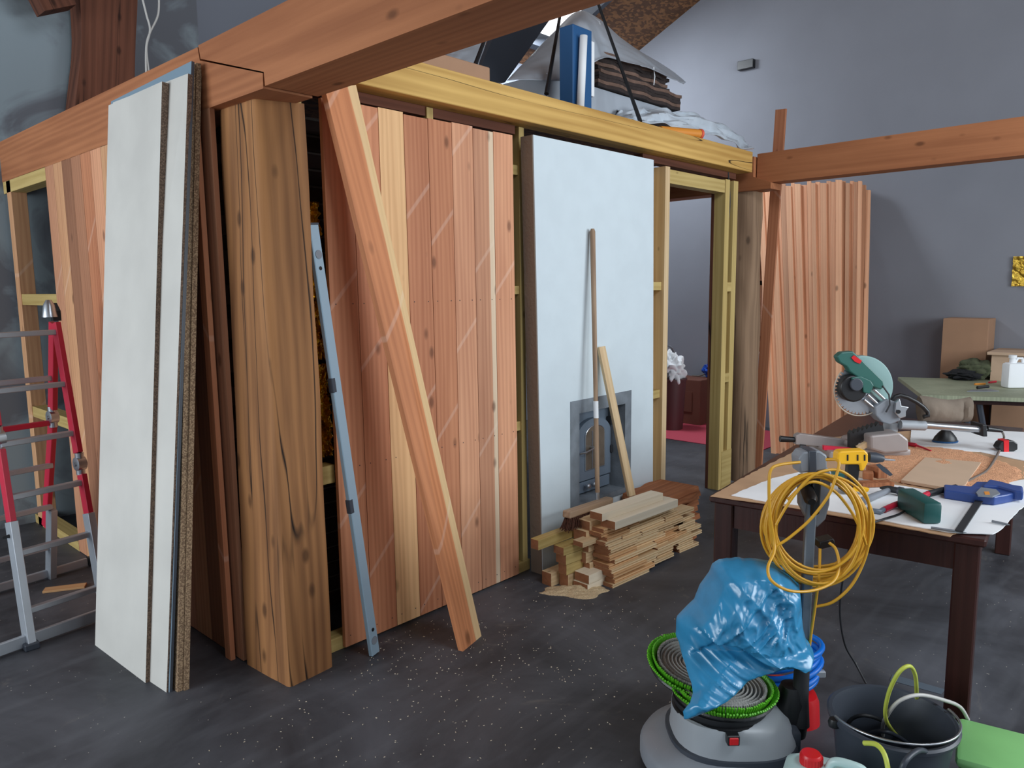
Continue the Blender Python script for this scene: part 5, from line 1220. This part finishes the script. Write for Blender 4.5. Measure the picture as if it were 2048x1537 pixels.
obj('grip', MB().tube([V((g.x+.02, .06, g.z+.03)), V((g.x, -.07, g.z-.005)), V((g.x-.002, -.085, g.z-.01))], [.019, .021, .012], 18), 'black', fm, hmx, smooth=40)
obj('grip', MB().tube([V((g.x+.05, .05, g.z+.06)), V((g.x+.09, .02, g.z+.05))], .015, 14), 'grey_dk', fm, hmx, smooth=40)
HP('cable_hook', [(1640, 1085), (1668, 1078), (1672, 1092), (1650, 1098), (1640, 1100)], -.03, .02, 'black', .003); HP('cable_hook', [(1534, 1074), (1548, 1078), (1550, 1108), (1540, 1108)], .0, .02, 'black', .003)
# yellow cable coil
random.seed(14)
cc = thing('extension_cable', 'thick coil of yellow extension cable hanging on the machine handle', 'cable', mw=cfra(polep(1060, -.02)))
cm = WM[cc.name]; sc2 = DP/F_PX
def cpt(px, py, w): q = cm.inverted() @ onpl(px, py, cm @ V((0, w, 0)), FW); return V((q.x, w, q.z))
for i in range(26):
    rx, ry = random.uniform(84, 108), random.uniform(88, 118); ox, oy = 1632+random.uniform(-6, 8), 1036+(ry-80)*.75; w0 = -.075+.0115*i; P = []; ph = random.random()*6
    for k in range(48):
        a = 2*math.pi*k/48; wob_ = 1+.02*math.sin(2*a+ph)+.012*math.sin(3*a+ph*2)
        P.append(cpt(ox+rx*wob_*math.cos(a), oy+ry*wob_*math.sin(a), w0+.012*math.sin(a+ph)))
    obj('cable_loop', MB().tube(P, .0047, 8, closed=True), 'cable_y', cc, cm, smooth=60)
strands = [
 [(1600, 925, -.03), (1560, 930, -.06), (1542, 940, -.075), (1538, 970, -.08), (1540, 1030, -.08), (1548, 1080, -.08), (1548, 1105, -.10), (1536, 1135, -.15), (1543, 1162, -.18), (1578, 1182, -.18), (1625, 1182, -.14), (1665, 1165, -.10), (1678, 1135, -.06), (1672, 1100, -.04), (1658, 1086, -.03)],
 [(1652, 920, -.04), (1672, 920, -.06), (1678, 930, -.08), (1668, 965, -.09), (1655, 995, -.09), (1620, 1040, -.085), (1580, 1075, -.085), (1552, 1095, -.085), (1540, 1115, -.08)],
 [(1552, 1050, -.08), (1575, 1010, -.085), (1610, 965, -.09), (1640, 945, -.09), (1680, 942, -.08), (1718, 970, -.07), (1738, 1010, -.06), (1738, 1080, -.05), (1725, 1130, -.05), (1700, 1175, -.05), (1665, 1205, -.04), (1632, 1214, -.03)],
 [(1640, 1098, -.03), (1638, 1150, -.04), (1630, 1215, -.035), (1622, 1270, -.035), (1615, 1330, -.04), (1608, 1400, -.05), (1603, 1458, -.05)],
 [(1575, 1000, -.07), (1620, 965, -.085), (1665, 980, -.08), (1700, 1020, -.07), (1722, 1062, -.06), (1732, 1090, -.05)]]
for st_ in strands: obj('cable_strand', MB().tube(spline([cpt(*q) for q in st_], 8), .0048, 8), 'cable_y', cc, cm, smooth=60)
# round brush pads
def pad(name, c, tilt, az, r_, lab):
    m = Matrix.Translation(c) @ cfra((0, 0, 0)) @ Matrix.Rotation(az, 4, 'Z') @ Matrix.Rotation(tilt, 4, 'X')
    t = thing(name, lab, 'brush', mw=m, group='round floor brushes')
    obj('backing', MB().lathe([(r_*.98, -.012), (r_, -.006), (r_*.98, 0)], 48), 'black', t, m)
    pr = [(.015, .001)]
    k = 0; rr = .02
    while rr < r_*.78: pr += [(rr, .012), (rr+.006, .022), (rr+.012, .012)]; rr += .013
    obj('grey_pad', MB().lathe(pr+[(rr, .001)], 56), 'grey_bristle', t, m, smooth=60)
    g = MB(); gg = MB()
    for i in range(110):
        a = 2*math.pi*i/110+random.uniform(-.01, .01); ca, sa = math.cos(a), math.sin(a)
        for (ra, rb, hh_) in ((.94, 1.06, .02), (.86, .95, .03)): g.tube([(r_*ra*ca, r_*ra*sa, 0), (r_*rb*ca, r_*rb*sa, hh_+random.uniform(-.002, .002))], [.0052, .0036], 5)
        gg.tube([(r_*.80*ca, r_*.80*sa, 0), (r_*.82*ca, r_*.82*sa, .027)], .0045, 5)
    obj('green_bristles', g, 'green_bristle', t, m)['kind'] = 'stuff'; obj('grey_bristles', gg, 'grey_bristle', t, m)['kind'] = 'stuff'
    return t
pc = L2W(.01, .0, .25); pad('round_brush', pc, .0, 0, .165, 'round brush with green rim lying flat on top of the floor machine')
pc2 = dep(1388, 1336, D_of(L2W(-.08, .10, .30))); pad('round_brush', pc2, .22, .6, .155, 'second round brush with green rim tilted behind the blue bag, at its left')
# blue plastic bag
bcx, bcy = 1478, 1250; bD = D_of(L2W(0, .02, .45)); bmw = cfra(dep(bcx, bcy, bD))
OUT = [(1425, 1128), (1440, 1118), (1470, 1116), (1512, 1117), (1545, 1124), (1572, 1138), (1595, 1160), (1600, 1200), (1602, 1245), (1608, 1275), (1613, 1294), (1600, 1316), (1580, 1325), (1545, 1326), (1505, 1333), (1462, 1346), (1420, 1372), (1370, 1398), (1334, 1412), (1316, 1418), (1318, 1398), (1345, 1365), (1350, 1325), (1351, 1280), (1352, 1236), (1375, 1212), (1388, 1200), (1400, 1170), (1418, 1145)]
ol = [bmw.inverted() @ onpl(a, b, bmw.translation, FW) for a, b in OUT]
NA, NR = 168, 54
ang = [math.atan2(p.z, p.x) for p in ol]
# resample outline by arc length
per = ol+[ol[0]]; lens = [0]
for i in range(len(ol)): lens.append(lens[-1]+(per[i+1]-per[i]).length)
rs = []
for k in range(NA):
    s_ = lens[-1]*k/NA; j = max(i for i in range(len(lens)) if lens[i] <= s_); j = min(j, len(ol)-1); t = (s_-lens[j])/(lens[j+1]-lens[j]); rs.append(per[j].lerp(per[j+1], t))
mb = MB()
def ridge(p): return 1-abs(noise.noise(p))*2
def sst(a, b, x): t = max(0, min(1, (x-a)/(b-a))); return t*t*(3-2*t)
def fold(x, z):
    q = V((x*6, z*5, 1.3)); wq = V((noise.noise(q), noise.noise(q+V((4, 4, 4))), 0))*.7
    up_ = sst(-.06, .05, z+.35*x)      # crumpled upper part, smooth hanging skirt below
    a = up_*(ridge(V((x*10+z*8, (z-x)*3.5, 0))+wq)*.018+max(0, ridge(V((x*19-z*6, z*15, 4))+wq*2))**2*.011+max(0, ridge(V((x*36, z*30+x*20, 8))+wq*3))**2*.004)
    r = x*.75+z*.65                     # long straight pleats running down to the lower left
    a += (1-up_)*(max(0, ridge(V((r*26, (z-x)*1.6, 2))))**2*.010+ridge(V((r*7, (z-x)*2, 7)))*.010)
    f = z+.05+.50*(x-.03)+.012*math.sin(x*40); a += .045*sst(-.012, .006, f)*(1-sst(.09, .16, f)*.5)   # rolled-over lip across the middle
    f2 = z-.06-.9*(x+.05); a += .018*sst(-.01, .01, f2)
    return max(a, .001)
D0 = bD
def place(p, d, zz):      # surface point: outline ray, moved to its own depth
    w_ = V((p.x, d, p.z)); return w_
for side in (-1, 1):
    for i in range(NR+1):
        t = i/NR
        for k in range(NA):
            p = rs[k]*t; low = sst(-.02, -.20, p.z) if False else max(0, min(1, (-.03-p.z)/.2))
            B_ = (.11*(1-low)+.035*low)*(1-t**3)**.7
            d = (B_+fold(p.x, p.z)*min(1, (1-t)*7))
            d = -d if side < 0 else B_*.8
            d -= .215*low
            s_ = (D0+d*.93)/D0 if low > 0 else 1
            s_ = 1-.215*low*.93/D0
            e = .004*noise.noise(V((p.x*40, p.z*40, 2)))*(t > .98)
            mb.v.append((p.x*s_+e+(.012*low), d, p.z*s_+e+.065*low))
for s in (0, 1):
    o_ = s*(NR+1)*NA
    for i in range(NR):
        for k in range(NA): mb.f.append((o_+i*NA+k, o_+i*NA+(k+1) % NA, o_+(i+1)*NA+(k+1) % NA, o_+(i+1)*NA+k))
o = obj('plastic_bag', mb, 'blue_bag', None, bmw, smooth=60); tag(o, 'crumpled blue plastic bag draped over the floor machine', 'bag')
# blue hose and red cloth behind the pole
hc = dep(1568, 1322, D_of(L2W(.12, .27, .25))); hD = V((hc.x, hc.y, 0)); HZ = hc.z; hmw = cfra(hD); hz = thing('blue_hose', 'coiled blue hose standing behind the floor machine', 'hose', mw=hmw)
random.seed(4)
for i in range(6):
    w0 = .02*i; P = []
    for k in range(40):
        a = 2*math.pi*k/40; P.append(((.115+.008*(i % 3))*math.cos(a), (.10+.006*(i % 2))*math.sin(a), HZ-.07+.023*i+.006*math.sin(2*a+i)+.03*math.cos(a)))
    obj('hose_loop', MB().tube(P, .0105, 10, closed=True), 'blue_hose', hz, hmw, smooth=60)
obj('clip', MB().box(.05, .125, -.075, -.055, HZ-.03, HZ-.005, .003), 'grey_lt', hz, hmw)
o = loft([ring(.125, .11, .0, 0, 0, sq=3), ring(.12, .105, .08, 0, .0, sq=3), ring(.11, .10, HZ-.11, .0, .0, sq=3), ring(.08, .07, HZ-.098, .0, .0, sq=3)], 'red2', 'red_case', None, 40, cfra(hD)); tag(o, 'red case on the floor under the blue hose', 'case')
# ---------------------------------------------------------------- bucket
bk = thing('black_bucket', 'black plastic bucket with a wire handle holding coiled cables', 'bucket', (.905, -2.085, 0)); bw = WM[bk.name]
obj('bucket_body', MB().lathe([(0, .004), (.125, .004), (.13, .0), (.137, .002), (.168, .268), (.182, .272), (.184, .282), (.178, .288), (.168, .286), (.164, .27), (.130, .012), (0, .012)], 60), 'grey_dk', bk, bw, smooth=40)
hp = []
for i in range(25):
    a = math.pi*i/24; hp.append(on(0, 0, 'z', 1) if False else V((.18*math.cos(a+2.4), .18*math.sin(a+2.4), .296+.012*math.sin(a))))
obj('wire_handle', MB().tube([p*1.0 for p in hp], .0035, 8), 'steel', bk, bw, smooth=60)
for a in (2.4, 2.4+math.pi): obj('handle_lug', MB().lathe([(.016, -.012), (.018, 0), (.014, .012)], 14, (.183*math.cos(a), .183*math.sin(a), .275)), 'black', bk, bw, smooth=40)
def fcable(name, L_, r, mat, lab, cat='cable'):
    o = obj(name, MB().tube(spline([on(a, b, 'z', z) for a, b, z in L_], 10), r, 8), mat, smooth=60); return tag(o, lab, cat)
fcable('green_cable', [(1820, 1505, .05), (1800, 1480, .12), (1772, 1440, .25), (1776, 1392, .36), (1796, 1348, .45), (1818, 1333, .47), (1830, 1350, .42), (1833, 1385, .32), (1832, 1415, .22), (1828, 1460, .12)], .006, 'cable_g', 'green-yellow cable arching up out of the black bucket')
fcable('white_cable', [(1772, 1505, .06), (1765, 1460, .16), (1775, 1430, .27), (1800, 1402, .34), (1840, 1391, .35), (1890, 1402, .30), (1920, 1415, .25), (1936, 1440, .19)], .006, 'cable_w', 'white cable running from the bucket onto the green box')
fcable('dark_cable', [(1690, 1458, .16), (1705, 1438, .20), (1732, 1432, .22), (1770, 1445, .18), (1800, 1470, .12), (1815, 1500, .07)], .006, 'black_rubber', 'dark cable looping inside the black bucket')
fcable('dark_cable', [(1722, 1482, .12), (1745, 1466, .17), (1775, 1465, .19), (1805, 1480, .15), (1830, 1500, .10)], .007, 'grey_dk', 'second dark cable coiled lower in the black bucket')
fcable('green_cable', [(1728, 1487, .31), (1752, 1490, .325), (1768, 1508, .32), (1776, 1540, .29), (1776, 1570, .25)], .007, 'cable_g', 'green-yellow cable coming over the near bucket rim')
fcable('grey_cable', [(1870, 1515, .20), (1845, 1502, .30), (1826, 1508, .32), (1808, 1528, .31), (1798, 1560, .26)], .008, 'grey_dk', 'thick grey cable hanging over the near bucket rim')
P = [on(1698, 1098, 'z', .62), on(1684, 1170, 'z', .45), on(1680, 1230, 'z', .30), on(1690, 1290, 'z', .15), on(1712, 1330, 'z', .06), on(1732, 1368, 'z', .006)]
o = obj('black_cable', MB().tube(spline(P, 8), .004, 8), 'cable_b', smooth=60); tag(o, 'thin black cable hanging down behind the yellow coil to the floor', 'cable')
# ---------------------------------------------------------------- canister
jm = Matrix.Translation((.535, -2.035, 0)) @ Matrix.Rotation(math.atan2(-.96, .27), 4, 'Z')
jc = thing('plastic_canister', 'pale translucent canister with a red screw cap at the bottom edge', 'canister', mw=jm)
rr_ = [ring(.118, .078, 0, sq=5), ring(.125, .085, .02, sq=5), ring(.125, .085, .22, sq=5), ring(.118, .080, .252, sq=5), ring(.095, .062, .27, sq=4), ring(.03, .02, .274, sq=3)]
loft(rr_, 'jerry', 'canister_body', jc, 50, jm)
cpw = jm.inverted() @ on(1622, 1508, 'z', .30); cx_, cy_ = max(-.09, min(.09, cpw.x)), max(-.06, min(.06, cpw.y))
cap_ = MB()
pf = [(.026, .262), (.029, .264), (.029, .296), (.025, .302), (0, .303)]
cap_.lathe(pf, 40, (cx_, cy_, 0))
for i in range(26): a = 2*math.pi*i/26; cap_.box(cx_+.028*math.cos(a)-.0015, cx_+.028*math.cos(a)+.003*abs(math.cos(a))+.0015, cy_+.028*math.sin(a)-.0015, cy_+.028*math.sin(a)+.0015, .266, .294)
obj('screw_cap', cap_, 'red2', jc, jm, smooth=40)
obj('handle', MB().tube(spline([(cx_+.045, cy_, .262), (cx_+.055, cy_, .288), (cx_+.075, cy_-.002, .298), (cx_+.12, cy_-.003, .296), (cx_+.135, cy_, .285), (cx_+.14, cy_, .262)], 6), [.012]*31, 12), 'jerry', jc, jm, smooth=60)
# ---------------------------------------------------------------- green box
z_ = .20; gA, gB, gC, gD = on(1918, 1434, 'z', z_), on(1905, 1512, 'z', z_), on(2060, 1540, 'z', z_), on(2050, 1467, 'z', z_)
ux = (gD-gA); ux.z = 0; lx = .30; ux.normalize(); uy = V((-ux.y, ux.x, 0)); ly = abs((gB-gA).dot(uy))
if (gB-gA).dot(uy) < 0: gO = gA+uy*(-ly)
else: gO = gA
gm = Matrix((ux, uy, V((0, 0, 1)))).transposed().to_4x4(); gm.translation = V((gO.x, gO.y, 0))
gb = thing('storage_box', 'light green plastic box with a lid in the bottom right corner', 'box', mw=gm)
obj('lid', MB().box(-.004, lx, -.004, ly+.004, .165, .20, .015), 'green_lid', gb, gm, smooth=40); obj('tub', MB().box(.008, lx-.012, .008, ly-.008, 0, .166, .015), 'green_lid', gb, gm, smooth=40)
# tape strip on the floor
q = [on(1785, 1350, 'z', .0), on(1890, 1380, 'z', .0), on(1882, 1390, 'z', .0), on(1780, 1362, 'z', .0)]
mb = MB().hexa([V((p.x, p.y, .0005)) for p in q]+[V((p.x, p.y, .0015)) for p in q]); o = obj('tape_strip', mb, 'pole_grey'); tag(o, 'grey strip of tape stuck on the floor behind the bucket', 'tape')
